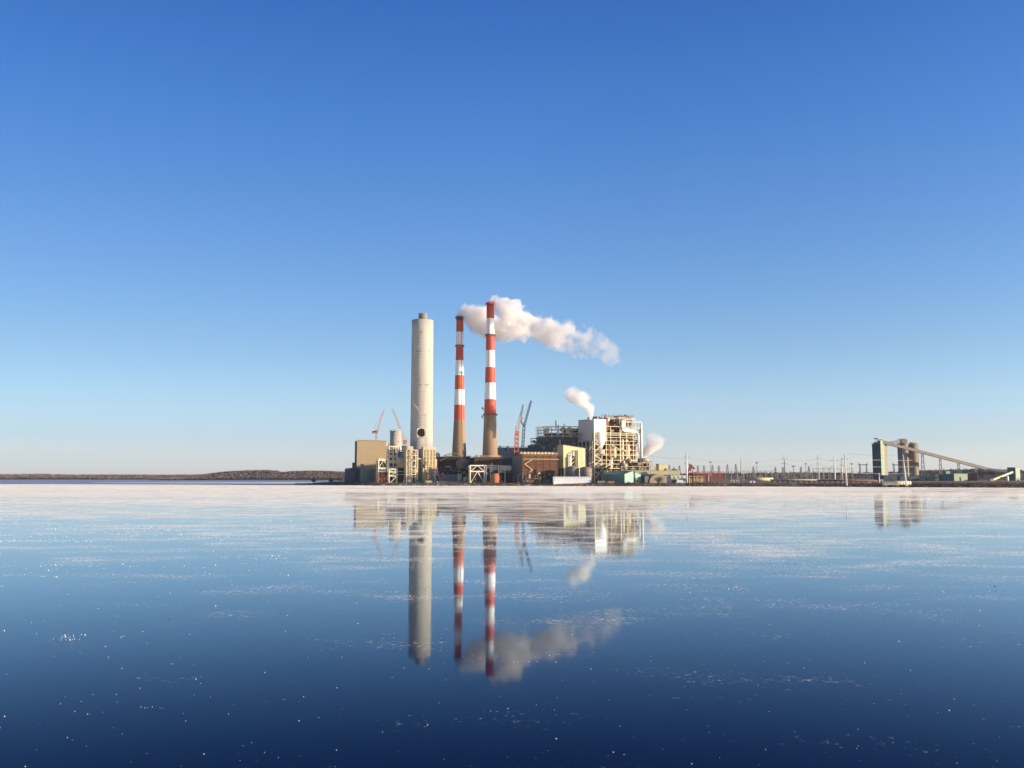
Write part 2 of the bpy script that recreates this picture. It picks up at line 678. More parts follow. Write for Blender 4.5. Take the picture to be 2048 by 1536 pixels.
def interp(prof, px):
    for (a, ya), (b, yb) in zip(prof, prof[1:]):
        if a <= px <= b:
            return ya + (yb - ya) * (px - a) / (b - a)
    return prof[0][1] if px < prof[0][0] else prof[-1][1]


def twigs(mb, x, y, z, h, r, n, wd):
    """a bare winter crown: slender upright slivers from the ground outwards"""
    for k in range(n):
        a = random.random() * 6.283
        rr = r * random.random() ** .6
        hh = h * (.55 + .45 * random.random()) * (1 - .35 * (rr / r) ** 2)
        bx, by = x + rr * .35 * math.cos(a), y + rr * .35 * math.sin(a)
        tx, ty = x + rr * math.cos(a), y + rr * math.sin(a)
        t = random.random() * 3.14
        dx, dy = math.cos(t) * wd / 2, math.sin(t) * wd / 2
        z1 = z + hh * .6
        mb.add([(bx - dx * .5, by - dy * .5, z), (bx + dx * .5, by + dy * .5, z), (tx + dx, ty + dy, z1), (tx, ty, z + hh), (tx - dx, ty - dy, z1)], [(0, 1, 2, 3, 4)])


def woods(name, prof, Y0, depth, n, h, mat, px0, px1, zoff=-9):
    mb = MB()
    for k in range(n):
        px = random.uniform(px0, px1)
        f = random.random() ** 1.3
        Y = Y0 + depth * f * .45
        zt = max(.3, (Zp(interp(prof, px), Y0 + depth * .4) + zoff))
        zz = zt * (min(1, .2 + f * 1.9) if f < .42 else 1.0)
        hh = h * random.uniform(.75, 1.15)
        twigs(mb, Xp(px, Y), Y, max(0, zz * .9 - 1), hh, hh * .42, 9, hh * .22)
    return tag(mb.build(name, mat), kind='stuff')


P1 = [(-500, 947), (-200, 946), (0, 946), (80, 945), (130, 946.5), (250, 946.5), (330, 947), (420, 946), (520, 944), (620, 945), (720, 945)]
hill_strip('hills', P1, 2250, 500, M['wood'], zoff=-6)
woods('distant_woods', P1, 2260, 500, 5200, 6.5, M['wood'], -450, 700, -6)
P2 = [(300, 958), (340, 954), (380, 950), (420, 944), (450, 940), (490, 937.5), (530, 936.5), (552, 938), (566, 941), (585, 939), (620, 938), (660, 939), (700, 941), (760, 944), (800, 950)]
hill_strip('hill', P2, 2000, 420, M['wood'], zoff=-5)
woods('hillside_woods', P2, 2005, 420, 4200, 5.5, M['wood'], 310, 790, -5)
P3 = [(840, 951), (1100, 950), (1330, 946), (1420, 945), (1480, 944), (1560, 943), (1640, 942), (1700, 943), (1760, 943), (1850, 938), (1900, 936), (1960, 935), (2048, 938), (2300, 938), (2600, 940)]
hill_strip('far_hills', P3, 2600, 600, M['evergreen'], zbase=2, zoff=-11)
woods('distant_evergreen_woods', P3, 2610, 600, 2600, 13, M['evergreen'], 1250, 2350, -11)
P4 = [(1320, 950), (1500, 948), (1700, 947), (1850, 947), (2000, 946), (2300, 946)]
woods('winter_woods', P4, 1750, 300, 1500, 8, M['wood'], 1320, 2250, -8)


# ------------------------------------------------------------------ chimneys
def ring(mb, cx, cy, r0, r1, z0, z1, n=28, mi=0):
    return mb.lathe(cx, cy, [(r0, z0), (r1, z0), (r1, z1), (r0, z1), (r0, z0)], n, [mi] * 4, cap=False)


def stack(label, px, Y, widths, bands, mats, cap_top):
    """widths: (py, px width); bands: (py from, py to, material index)"""
    X = Xp(px, Y)
    root = thing('chimney', label, 'chimney', (X, Y, 2.6))
    s = mpp(Y)

    def rad(py):
        for (a, wa), (b, wb) in zip(widths, widths[1:]):
            if a <= py <= b:
                return (wa + (wb - wa) * (py - a) / (b - a)) * s / 2
        return widths[-1][1] * s / 2
    mb = MB()
    prof, mis = [], []
    zs = sorted({b for bb in bands for b in bb[:2]}, reverse=True)
    pys = []
    for a, b in zip(zs, zs[1:]):
        k = max(1, round((a - b) / 18))
        pys += [a + (b - a) * i / k for i in range(k)]
    pys.append(zs[-1])
    for i, py in enumerate(pys):
        prof.append((rad(py), Zp(py, Y)))
        if i < len(pys) - 1:
            mid = (py + pys[i + 1]) / 2
            mis.append(next(m for a, b, m in bands if a <= mid <= b))
    prof = [(prof[0][0] * 1.01, 1.5)] + prof
    mis = [mis[0]] + mis
    zt = Zp(cap_top, Y)
    rt = rad(cap_top)
    prof += [(rt * .8, zt), (rt * .8, zt - 6)]
    mis += [mis[-1], mis[-1]]
    mb.lathe(X, Y, prof, 40, mis)
    mb.build('shaft', mats, root, smooth=True)
    return root, X, rad


CON = [M['concrete_tan'], M['red'], M['white'], M['orange'], M['dbrown']]
root, X, rad = stack('shorter red and white banded chimney with sooty rim standing left of the tallest one', 918, 1000,
                     [(633, 14.5), (700, 15), (780, 19.5), (840, 22), (912, 29), (970, 34)],
                     [(633, 641, 4), (641, 664, 3), (664, 693, 2), (693, 721, 3), (721, 751, 2), (751, 779, 3), (779, 810, 2), (810, 840, 3), (840, 970, 0)], CON, 633)
for py in (637, 693):
    mb = MB()
    r = rad(py)
    ring(mb, X, 1000, r - .1, r + 1.1, Zp(py, 1000), Zp(py, 1000) + .5)
    ring(mb, X, 1000, r + .95, r + 1.1, Zp(py, 1000) + .5, Zp(py, 1000) + 1.5)
    mb.build('walkway', M['dbrown'] if py < 640 else M['rust'], root)
mb = MB()
for py in range(640, 905, 8):
    r = rad(py) + .12
    r2 = rad(py + 8) + .12
    mb.bar((X + r * .5, 1000 - r * .87, Zp(py, 1000)), (X + r2 * .5, 1000 - r2 * .87, Zp(py + 8, 1000)), .35)
mb.build('ladder', M['rust'], root)

YT = 968
root, X, rad = stack('tallest chimney banded red and white above a tan concrete base', 980, YT,
                     [(605, 15.5), (640, 16), (735, 19.5), (830, 24.5), (914, 31), (970, 35)],
                     [(605, 637, 1), (637, 670, 2), (670, 701, 1), (701, 735, 2), (735, 766, 1), (766, 799, 2), (799, 831, 1), (831, 970, 0)], CON, 605)
for py, mt in ((609, 'red'), (672, 'rust'), (831, 'rust')):
    mb = MB()
    r = rad(py)
    ring(mb, X, YT, r - .1, r + 1.2, Zp(py, YT), Zp(py, YT) + .5)
    ring(mb, X, YT, r + 1.05, r + 1.2, Zp(py, YT) + .5, Zp(py, YT) + 1.6)
    mb.build('walkway', M[mt], root)
for py in (817, 834):
    mb = MB()
    r = rad(py)
    z = Zp(py, YT)
    mb.bar((X - r + .3, YT, z), (X - r - 2.2, YT, z), .4)
    mb.box(X - r - 2.6, X - r - 1.4, YT - .5, YT + .5, z - .8, z + 1.6)
    mb.box(X - r - 1.5, X - r + .2, YT - .8, YT + .8, z - 1.6, z - 1.2)
    mb.build('aerial_bracket', M['dgrey'], root)
for k, py in enumerate((771, 802, 815)):
    r = rad(py)
    MB().box(X + r * .5 - .5, X + r * .5 + .5, YT - r * .87 - .5, YT - r * .87 + .5, Zp(py, YT), Zp(py, YT) + 1.2).build('aircraft_beacon', M['dgrey'], root)
mb = MB()
for py in range(612, 910, 8):
    r = rad(py) + .12
    r2 = rad(py + 8) + .12
    mb.bar((X - r * .35, YT - r * .94, Zp(py, YT)), (X - r2 * .35, YT - r2 * .94, Zp(py + 8, YT)), .3)
mb.build('ladder', M['rust'], root)

# wide concrete chimney
YW = 965
XW = Xp(842.3, YW)
s = mpp(YW)
root = thing('chimney', 'wide bare concrete chimney with a round black flue opening near its base', 'chimney', (XW, YW, 2.6))
mb = MB()
prof = [(23 * s, 1), (22.8 * s, Zp(893, YW))]
for i in range(13):
    py = 893 - (893 - 641) * i / 12
    prof.append(((22.5 - .8 * (i / 12)) * s, Zp(py, YW)))
prof += [(20.8 * s, Zp(641, YW)), (20.8 * s, Zp(641, YW) - 3)]
mb.lathe(XW, YW, prof, 56)
shaft = mb.build('shaft', M['concrete'], root, smooth=True)
for dx, dy, top, rr, mt in ((0.0, -3.0, 628.5, 9.0, 'tanktone'), (-1.8, 5.0, 633, 9.0, 'dgrey')):
    mb = MB()
    z0 = Zp(650, YW)
    z1 = Zp(top, YW)
    mb.lathe(XW + dx * s + .8, YW + dy, [(rr * s, z0), (rr * s, z1 - 1.5), (rr * s + .3, z1 - 1.4), (rr * s + .3, z1), (rr * s - .8, z1), (rr * s - .8, z1 - 4)], 32)
    mb.build('flue_liner', M[mt], root, smooth=False)
# square white surround + round opening with depth, set on the camera side of the shaft
ry = 22.5 * s
mb = MB()
cz = Zp(866.5, YW)
hw = 9.0 * s
yf = YW - ry - .5
cxo = XW + 2.0 * s
nseg = 32
outer, inner = [], []
for i in range(nseg):
    t = 2 * math.pi * (i + .5) / nseg
    c, sn = math.cos(t), math.sin(t)
    k = hw / max(abs(c), abs(sn))
    outer.append((cxo + c * k, sn * k + cz))
    inner.append((cxo + c * 8.4 * s, sn * 8.4 * s + cz))
vs = [(x, yf, z) for x, z in outer] + [(x, yf, z) for x, z in inner] + [(x, yf + 5, z) for x, z in outer] + [(x, yf + 3, z) for x, z in inner]
fs = []
for i in range(nseg):
    j = (i + 1) % nseg
    fs += [(i, j, nseg + j, nseg + i), (j, i, 2 * nseg + i, 2 * nseg + j), (nseg + i, nseg + j, 3 * nseg + j, 3 * nseg + i)]
mb.add(vs, fs)
mb.build('opening_surround', M['whitesteel'], root)
mb = MB()
mb.tube([(cxo, yf + .35, cz), (cxo, yf + 3, cz)], 8.45 * s, 32)
mb.build('flue_opening', M['black'], root)
for px, py in ((838, 762), (852, 772), (834, 705), (843, 668), (857, 704), (841, 705), (856, 772), (842, 772)):
    dx = (px - 842.3) * s
    rr = (22.5 - .8 * ((893 - py) / 252)) * s
    MB().box(XW + dx - .5, XW + dx + .5, YW - math.sqrt(rr * rr - dx * dx) - .25, YW - math.sqrt(rr * rr - dx * dx) + .6, Zp(py, YW) - .5, Zp(py, YW) + .7).build('wall_bracket', M['dgrey'], root)


# ------------------------------------------------------------------ steel frames
def frame(root, B, pxs, pys, v0, depth, mat, th=.75, braces=(), zlow=2.0, beams=None, name='column', slab=None, dirn='u'):
    """columns at pxs (px on the sunlit face), beams at pys, both on v0 and v0+depth; braces: (i, k, kind) of bay i and storey k"""
    us = [B.U(p) for p in pxs]
    zs = [B.Z(p, us[0], v0) for p in pys]
    for u in us:
        mb = B.mb()
        mb.bar((u, v0, zlow), (u, v0, zs[-1]), th)
        mb.bar((u, v0 + depth, zlow), (u, v0 + depth, zs[-1]), th)
        mb.build('column', mat, root)
    for k, z in enumerate(zs):
        mb = B.mb()
        mb.bar((us[0], v0, z), (us[-1], v0, z), th * .85, th * 1.1)
        mb.bar((us[0], v0 + depth, z), (us[-1], v0 + depth, z), th * .8, th)
        for u in us:
            mb.bar((u, v0, z), (u, v0 + depth, z), th * .7)
        mb.build('floor_beam', mat, root)
        if slab:
            mb = B.mb()
            mb.box(us[0], us[-1], v0 + .2, v0 + depth, z - .25, z + .1)
            mb.build('deck', M[slab], root)
    for i, k, kind in braces:
        a, b = us[i], us[i + 1]
        z0 = zs[k - 1] if k else zlow
        z1 = zs[k]
        mb = B.mb()
        if kind in 'X/':
            mb.bar((a, v0 - .1, z0), (b, v0 - .1, z1), th * .6)
        if kind in 'X\\':
            mb.bar((a, v0 - .1, z1), (b, v0 - .1, z0), th * .6)
        if kind == 'A':
            mb.bar((a, v0 - .1, z0), ((a + b) / 2, v0 - .1, z1), th * .6)
            mb.bar((b, v0 - .1, z0), ((a + b) / 2, v0 - .1, z1), th * .6)
        if kind == 'V':
            mb.bar((a, v0 - .1, z1), ((a + b) / 2, v0 - .1, z0), th * .6)
            mb.bar((b, v0 - .1, z1), ((a + b) / 2, v0 - .1, z0), th * .6)
        if kind == '<':
            zm = (z0 + z1) / 2
            mb.bar((b, v0 - .1, z1), (a, v0 - .1, zm), th * .6)
            mb.bar((b, v0 - .1, z0), (a, v0 - .1, zm), th * .6)
        mb.build('brace', mat, root)


def rail(mb, pts, h=1.2, step=3.0, th=.14):
    for p, q in zip(pts, pts[1:]):
        p, q = Vector(p), Vector(q)
        n = max(1, int((q - p).length / step))
        for z in (h, h * .55):
            mb.bar(p + Vector((0, 0, z)), q + Vector((0, 0, z)), th)
        for i in range(n + 1):
            c = p.lerp(q, i / n)
            mb.bar(c, c + Vector((0, 0, h)), th)


def equip(root, B, u0, u1, v0, v1, z0, z1, n, mats, seed, smin=1.5, smax=4.5, name='duct'):
    rnd = random.Random(seed)
    for k in range(n):
        mb = B.mb()
        u = rnd.uniform(u0, u1)
        v = rnd.uniform(v0, v1)
        z = rnd.uniform(z0, z1)
        a, h = rnd.uniform(smin, smax), rnd.uniform(smin, smax)
        t = rnd.random()
        if t < .4:
            mb.box(u - a / 2, u + a / 2, v, v + 2, z, z + h)
            mb.box(u - a / 2 - .15, u + a / 2 + .15, v - .12, v + 2.1, z + h * .45, z + h * .55)
            nm = name
        elif t < .75:
            r = rnd.uniform(.35, .8)
            L_ = rnd.uniform(3, 9)
            if rnd.random() < .5:
                mb.tube([(u, v, z), (u + L_, v, z), (u + L_ + .8, v, z - .8), (u + L_ + .8, v, z - L_ * .6)], r, 8)
            else:
                mb.tube([(u, v, z), (u, v, z + L_)], r, 8)
            nm = 'pipe'
        else:
            r = rnd.uniform(.9, 1.9)
            mb.lathe(u, v + 1, [(r * .3, z - r), (r, z), (r, z + h), (r * .5, z + h + .5)], 14)
            nm = 'vessel'
        mb.build(nm, M[rnd.choice(mats)], root)


# ------------------------------------------------------------------ left group
# tan cladded hall
B = Bld(713, 1080, 6)
root = thing('industrial_building', 'tall tan windowless cladded building at the left end of the plant', 'building', B.loc())
u1 = B.U(772)
d = 26
mb = B.mb()
mb.add([(0, 0, 1), (u1, 0, 1), (u1, d, 1), (0, d, 1), (0, 0, B.Z(880.5)), (u1, 0, B.Z(882.5, u1)), (u1, d, B.Z(882.5, u1)), (0, d, B.Z(880.5))],
       [(4, 5, 6, 7), (0, 1, 5, 4), (1, 2, 6, 5), (2, 3, 7, 6), (3, 0, 4, 7)])
mb.build('wall', M['tan'], root)
mb = B.mb()
mb.bar((-.3, -.15, B.Z(880.5) + .3), (u1 + .3, -.15, B.Z(882.5, u1) + .3), .7, .7)
mb.build('roof_edge', M['tanpale'], root)
mb = B.mb()
mb.box(-2.4, -.05, 1, 5, 1, B.Z(882))
mb.build('shade_strip', M['dgrey'], root)  # dark strip added for the shaded left side of the hall
mb = B.mb()
mb.box(-5.5, -2.6, 6, 12, 1, B.Z(925))
mb.build('annex', M['dgrey'], root)

# dark tanks on the far left
for pc, Y, wpx, top, mt, lab in ((707, 1005, 30, 938.5, 'navy', 'dark blue squat tank at the far left of the plant'),
                                 (738, 1000, 34, 939, 'olive', 'olive storage tank with yellow rim rail left of the white frames')):
    X = Xp(pc, Y)
    r = wpx * mpp(Y) / 2
    root = thing('storage_tank', lab, 'tank', (X, Y, 2.6))
    z1 = Zp(top, Y)
    mb = MB()
    mb.lathe(X, Y, [(r, 1.5), (r, z1), (r * .2, z1 + 1.6)], 32)
    mb.build('shell', M[mt], root, smooth=False)
    mb = MB()
    rail(mb, [(X + r * math.cos(t * .3927), Y + r * math.sin(t * .3927), z1) for t in range(17)], 1.3, 4, .22)
    mb.build('rim_rail', M['creamy'] if mt == 'olive' else M['dgrey'], root)
    mb = MB()
    mb.box(X - r - 1.2, X - r + .4, Y - 1.5, Y + 1.5, 2, z1 + .5)
    mb.build('stair', M['dgrey'], root)
Y = 992
X = Xp(723.5, Y)
root = thing('duct_tower', 'narrow grey vertical duct between the dark tank and the olive tank', 'duct', (X, Y, 2.6))
MB().box(X - 1.4, X + 1.4, Y, Y + 3, 1.5, Zp(929, Y)).build('shaft', M['grey'], root)
MB().box(X - 1.7, X + 1.7, Y - .3, Y + 3.3, Zp(929, Y), Zp(929, Y) + .5).build('cap', M['dgrey'], root)

# small pale concrete silo
Y = 1042
X = Xp(790.5, Y)
root = thing('silo', 'small pale concrete silo rising behind the white steel frames', 'silo', (X, Y, 2.6))
r = 11.5 * mpp(Y)
MB().lathe(X, Y, [(r, 1.5), (r, Zp(861.5, Y))], 32).build('shell', M['concrete'], root, smooth=True)
for px, py in ((790, 863.5), (797, 884), (785, 895)):
    dx = (px - 790.5) * mpp(Y)
    MB().box(X + dx - .6, X + dx + .6, Y - math.sqrt(r * r - dx * dx) - .25, Y - math.sqrt(r * r - dx * dx) + .6, Zp(py, Y) - .6, Zp(py, Y) + .6).build('hatch', M['dgrey'], root)
mb = MB()
rail(mb, [(X + (r - .3) * math.cos(t * .3927), Y + (r - .3) * math.sin(t * .3927), Zp(861.5, Y)) for t in range(17)], 1.2, 4, .2)
mb.build('rim_rail', M['galv'], root)

# white tower frame
B = Bld(777.5, 941, 25)
root = thing('steel_tower', 'tall white steel tower with stacked rust brown platforms left of the wide chimney', 'steel frame', B.loc())
frame(root, B, [777.5, 786, 794], [952, 943, 934, 925.5, 921, 912, 904.5, 899, 893], 0, 7, M['cream'], .85,
      [(0, 4, 'A'), (1, 4, 'A'), (0, 5, 'A'), (1, 5, 'A'), (0, 1, 'X'), (1, 1, 'X')], slab='rust')
equip(root, B, .5, B.U(793), 2, 5, B.Z(950), B.Z(895), 16, ['rust', 'cream', 'dbrown', 'tanpale'], 3, 1.2, 3)
mb = B.mb()
mb.box(1, B.U(793), 4.5, 6.8, 2, B.Z(897))
mb.build('inner_casing', M['dbrown'], root)

# low white frame
B = Bld(757, 936, 22)
root = thing('pipe_rack', 'low white braced frame with scaffold below, in front of the tan building', 'steel frame', B.loc())
frame(root, B, [757, 777], [943, 936, 920], 0, 9, M['whitesteel'], .85, [(0, 2, 'A'), (0, 1, 'X')], slab='dgrey')
mb = B.mb()
u1 = B.U(777)
mb.box(.8, u1 - .5, 5, 8.5, 2, B.Z(922))
mb.build('casing', M['dgrey'], root)
mb = B.mb()
rail(mb, [(0, 0, B.Z(920)), (u1, 0, B.Z(920))], 1.8, 2, .3)
mb.build('handrail', M['cream'], root)
mb = B.mb()
for py in (962, 957.5, 953, 948.5):
    mb.bar((-1.5, -.6, B.Z(py)), (u1, -.6, B.Z(py)), .28)
for k in range(9):
    mb.bar((-1.5 + k * (u1 + 1.5) / 8, -.6, 2), (-1.5 + k * (u1 + 1.5) / 8, -.6, B.Z(944)), .22)
mb.build('scaffold', M['orangesteel'], root)
equip(root, B, 1, u1 - 2, .8, 3, 3, B.Z(925), 9, ['rust', 'cream', 'dgrey', 'tanpale'], 5, 1.2, 3)

# lower right braced frame
B = Bld(778.5, 933, 20)
root = thing('braced_portal', 'low white portal frame with crossed braces beside the tan control box', 'steel frame', B.loc())
frame(root, B, [778.5, 794], [952, 944, 938], 0, 5, M['whitesteel'], .8, [(0, 2, 'A'), (0, 1, '/'), (0, 0, '/')])
# tan box on legs
B = Bld(793, 944, 14)
root = thing('control_room', 'plain tan panelled box raised on dark legs beside the scaffold tower', 'building', B.loc())
u1 = B.U(812)
MB(B.o, B.a).box(0, u1, 0, 9, B.Z(935.5), B.Z(916.5)).build('wall', M['tan'], root)
MB(B.o, B.a).box(-.3, u1 + .3, -.3, 9.3, B.Z(916.5), B.Z(916.5) + .5).build('roof', M['tanpale'], root)
MB(B.o, B.a).box(B.U(801.5), B.U(805), -.12, .3, B.Z(934.5), B.Z(927)).build('door', M['yellow'], root)
for p in (794, 811):
    B.mb().bar((B.U(p), .8, 2), (B.U(p), .8, B.Z(935.5)), .8).build('leg', M['dgrey'], root)
B.mb().box(1, u1 - 1, 3, 8, 2, B.Z(936)).build('plinth', M['dbrown'], root)
mb = B.mb()
mb.bar((0, -.3, B.Z(943)), (u1, -.3, B.Z(943)), .6)
mb.bar((0, -.3, B.Z(949)), (u1, -.3, B.Z(949)), .6)
mb.build('cable_tray', M['white'], root)
# grey process block behind
B = Bld(796, 990, 5)
root = thing('process_unit', 'dark jumble of pipes and decks between the small silo and the scaffold tower', 'process unit', B.loc())
B.mb().box(0, B.U(812), 3, 10, 2, B.Z(903)).build('casing', M['dgrey'], root)
frame(root, B, [796, 804, 811], [914, 907, 901], 0, 3, M['lgrey'], .6)
equip(root, B, 0, B.U(810), .5, 2, B.Z(916), B.Z(902), 9, ['white', 'lgrey', 'rust', 'dgrey'], 9, 1, 2.6)

# absorber tower with scaffold
B = Bld(812, 934, 20)
root = thing('absorber_tower', 'pale tan square tower wrapped in cream scaffold in front of the wide chimney', 'tower', B.loc())
u1 = B.U(826)
B.mb().box(0, u1, 0, 9, 1.5, B.Z(892.5)).build('shell', M['tanpale'], root)
frame(root, B, [812, 820, 830, 834.5], [954, 949, 944, 940, 934, 922, 911, 900], -1.6, 8, M['cream'], .7,
      [(0, 7, '/'), (1, 7, '\\'), (2, 7, '\\'), (0, 6, '/'), (1, 6, '\\'), (2, 6, '\\'), (2, 5, '\\'), (2, 4, '/'), (2, 3, 'X'), (2, 2, 'X')])
B.mb().box(u1 + .2, B.U(834), 2, 8, 1.5, B.Z(903)).build('inner_duct', M['dbrown'], root)
equip(root, B, u1, B.U(833), -.6, 2, 3, B.Z(905), 9, ['rust', 'cream', 'tanpale'], 13, 1, 2.5)

# grey duct right in front of the chimney
B = Bld(828, 958, 4)
root = thing('flue_duct', 'grey slab sided flue duct with white pipes between scaffold tower and chimney base', 'duct', B.loc())
B.mb().box(B.U(831), B.U(847), 2, 8, 1.5, B.Z(893.5)).build('casing', M['grey'], root)
for p in (839, 842):
    B.mb().bar((B.U(p), .8, 3), (B.U(p), .8, B.Z(899)), .6).build('pipe', M['white'], root)
frame(root, B, [834, 846], [954, 944, 936, 930, 921.5, 909], -.2, 2, M['cream'], .6)
equip(root, B, B.U(833), B.U(845), .2, 1.2, 3, B.Z(925), 8, ['cream', 'rust', 'creamy'], 17, 1, 2.4)

# yellow scaffolded plinth round the chimney foot
B = Bld(846, 941, 25)
root = thing('chimney_plinth', 'pale yellow scaffolded block at the foot of the wide chimney', 'building', B.loc())
u1 = B.U(871)
B.mb().box(0, u1, 0, 6, 1.5, B.Z(894)).build('wall', M['tanpale'], root)
frame(root, B, [846, 851, 857, 864, 870], [955, 947, 938, 930, 921, 913, 906, 899], -1.2, 1.0, M['creamy'], .38)
B.mb().box(B.U(869), B.U(876), 3, 8, 1.5, B.Z(918)).build('annex', M['tan'], root)
mb = B.mb()
for p in (851, 856, 861, 866):
    mb.bar((B.U(p), -1.5, 2), (B.U(p), -1.5, B.Z(946)), .35)
mb.build('scaffold_pole', M['orangesteel'], root)
equip(root, B, 1, u1 - 2, -3.2, -1.8, 2.5, B.Z(925), 16, ['rust', 'cream', 'tanpale', 'creamy', 'dgrey'], 73, .8, 2.2)
B.mb().box(B.U(867.5), B.U(870.5), -2.6, -1.4, B.Z(946), B.Z(941)).build('notice_board', M['white'], root)

# small green roofed cab behind
X, Y = Xp(808, 985), 985
root = thing('head_house', 'small dark box with a slate roof behind the tan scaffold tower', 'building', (X, Y, 2.6))
MB().box(X - 2.5, X + 2.5, Y, Y + 5, 2, Zp(893, Y)).build('wall', M['grey'], root)
MB().box(X - 3, X + 3, Y - .4, Y + 5.4, Zp(893, Y), Zp(893, Y) + .6).build('roof', M['navy'], root)


# ------------------------------------------------------------------ cranes
def pt(px, py, Y):
    return (Xp(px, Y, py), Y, Zp(py, Y))


# tower crane behind the tan building
Y = 1085
root = thing('tower_crane', 'pale orange luffing crane leaning right, behind the tan building', 'crane', (Xp(753, Y), Y, 2.6))
MB().lattice((Xp(753, Y), Y, 2), pt(753, 865, Y), 2.2, 26, .5).build('mast', M['cranepink'], root)
mb = MB()
x, _, z = pt(752, 865, Y)
mb.box(x - 2.2, x + 3, Y - 1.5, Y + 1.5, z, z + 1.6)
mb.box(x + .3, x + 2.6, Y - 3, Y - 1.6, z - .4, z + 2.6)
mb.build('slewing_cab', M['craneorange'], root)
mb = MB()
x, _, z = pt(746, 862, Y)
mb.box(x - 1.5, x + 3.5, Y - 1.4, Y + 1.4, z - .6, z + .6)
mb.box(x - 1.5, x + .9, Y - 1.6, Y + 1.6, z - 2.8, z + 1.8)
mb.build('counterweight', M['white'], root)
MB().lattice(pt(754, 864, Y), pt(769, 818, Y), 2.2, 16, .3, 1.0).build('jib', M['cranepink'], root)
MB().bar(pt(746, 860, Y), pt(767, 822, Y), .16).build('luffing_rope', M['dgrey'], root)
Y = 1048
root = thing('crawler_crane', 'pale red lattice crane leaning left beside the wide chimney', 'crane', (Xp(812, Y), Y, 2.6))
MB().lattice((Xp(815, Y), Y, 3), pt(808, 880, Y), 2.4, 18, .32).build('mast', M['cranepink'], root)
MB().lattice(pt(808, 880, Y), pt(784, 816, Y), 2.2, 22, .3, 1.1).build('jib', M['cranepink'], root)
MB().bar(pt(816, 884, Y), pt(786, 818, Y), .16).build('luffing_rope', M['dgrey'], root)
mb = MB()
x, _, z = pt(810, 884, Y)
mb.box(x - 2, x + 2.2, Y - 1.5, Y + 1.5, z - 2.5, z + 2.2)
mb.build('machinery_deck', M['craneorange'], root)
mb = MB()
mb.box(Xp(812, Y) - 4, Xp(812, Y) + 5, Y - 3, Y + 3, 2, 5)
mb.build('crawler_base', M['dgrey'], root)
Y = 928
root = thing('mobile_crane', 'slim ochre crane boom folded across the wide chimney face', 'crane', (Xp(857, Y), Y, 2.6))
MB().lattice((Xp(857, Y), Y, 3), pt(848, 832, Y), 1.3, 24, .22, .9).build('boom', M['creamy'], root)
MB().lattice(pt(848, 832, Y), pt(827, 806.5, Y), 1.0, 12, .22, .6).build('fly_jib', M['cranepink'], root)
mb = MB()
mb.bar(pt(848, 832, Y), pt(852, 830, Y), .3)
mb.bar(pt(852, 830, Y), pt(829, 808, Y), .12)
mb.bar(pt(852, 830, Y), pt(859, 944, Y), .12)
mb.build('stay_rope', M['dgrey'], root)
MB().box(Xp(857, Y) - 4, Xp(857, Y) + 4, Y - 1.5, Y + 1.5, 2, 5).build('carrier', M['creamy'], root)

Y = 948
root = thing('tower_crane', 'bright orange crane with a thick lattice mast above the timber cooling tower', 'crane', (Xp(1032, Y), Y, 2.6))
MB().lattice((Xp(1031, Y), Y, 2), pt(1033.5, 868, Y), 3.8, 22, .8).build('mast', M['craneorange'], root)
MB().lattice(pt(1033.5, 868, Y), pt(1046.3, 809, Y), 3.2, 20, .5, 1.0).build('jib', M['cranepink'], root)
mb = MB()
x, _, z = pt(1034, 866, Y)
mb.box(x - 2, x + 2.2, Y - 2, Y + 2, z - 1.6, z + 2.2)
mb.bar((x - 1.6, Y, z), pt(1032, 852, Y), .5)
mb.build('slewing_deck', M['craneorange'], root)
mb = MB()
mb.bar(pt(1032, 852, Y), pt(1045, 812, Y), .15)
mb.bar(pt(1046.3, 809, Y), pt(1046.3, 824, Y), .15)
mb.build('rope', M['dgrey'], root)
Y = 990
root = thing('crawler_crane', 'slate blue lattice crane rising right of the orange one', 'crane', (Xp(1043, Y), Y, 2.6))
MB().lattice((Xp(1041, Y), Y, 2), pt(1048, 853, Y), 2.6, 30, .55).build('mast', M['craneblue'], root)
MB().lattice(pt(1048, 853, Y), pt(1062.5, 801, Y), 2.4, 22, .5, 1.4).build('jib', M['craneblue'], root)
mb = MB()
mb.lattice(pt(1048.5, 853, Y), pt(1041, 842, Y), 1.2, 6, .4)
mb.lattice(pt(1041, 845, Y), pt(1044, 835, Y), 1.2, 6, .4)
mb.build('gantry', M['redsteel'], root)
mb = MB()
mb.bar(pt(1043.5, 835, Y), pt(1061, 803, Y), .15)
mb.build('rope', M['dgrey'], root)

# ------------------------------------------------------------------ centre: conveyor house, trusses, cooling towers
B = Bld(868, 975, 0)
root = thing('crusher_house', 'dark open sided crusher house under a yellow bowed roof truss', 'building', B.loc())
u = B.U
B.mb().box(0, u(945), 4, 18, 1.5, B.Z(920)).build('inner_wall', M['dark'], root)
B.mb().prism([(u(868), B.Z(916)), (u(877), B.Z(913)), (u(940), B.Z(913)), (u(946), B.Z(921)), (u(868), B.Z(921))], 2, 17).build('roof', M['dbrown'], root)
mb = B.mb()
t1 = [(879, 922), (897, 913), (923, 914), (935, 924)]
t2 = [(887, 911), (898, 908), (905, 905), (912, 906.5), (923, 913)]
for tt_ in (t1, t2):
    for (a, b), (c, e) in zip(tt_, tt_[1:]):
        mb.bar((u(a), .5, B.Z(b)), (u(c), .5, B.Z(e)), .7)
for a, b, c, e in ((890, 911, 897, 913), (898, 908, 897, 914), (898, 908, 905, 913.5), (905, 905, 905, 913.5), (912, 906.5, 905, 913.5), (912, 906.5, 918, 914), (887, 912, 925, 913.5)):
    mb.bar((u(a), .5, B.Z(b)), (u(c), .5, B.Z(e)), .5)
mb.build('roof_truss', M['creamy'], root)
mb = B.mb()
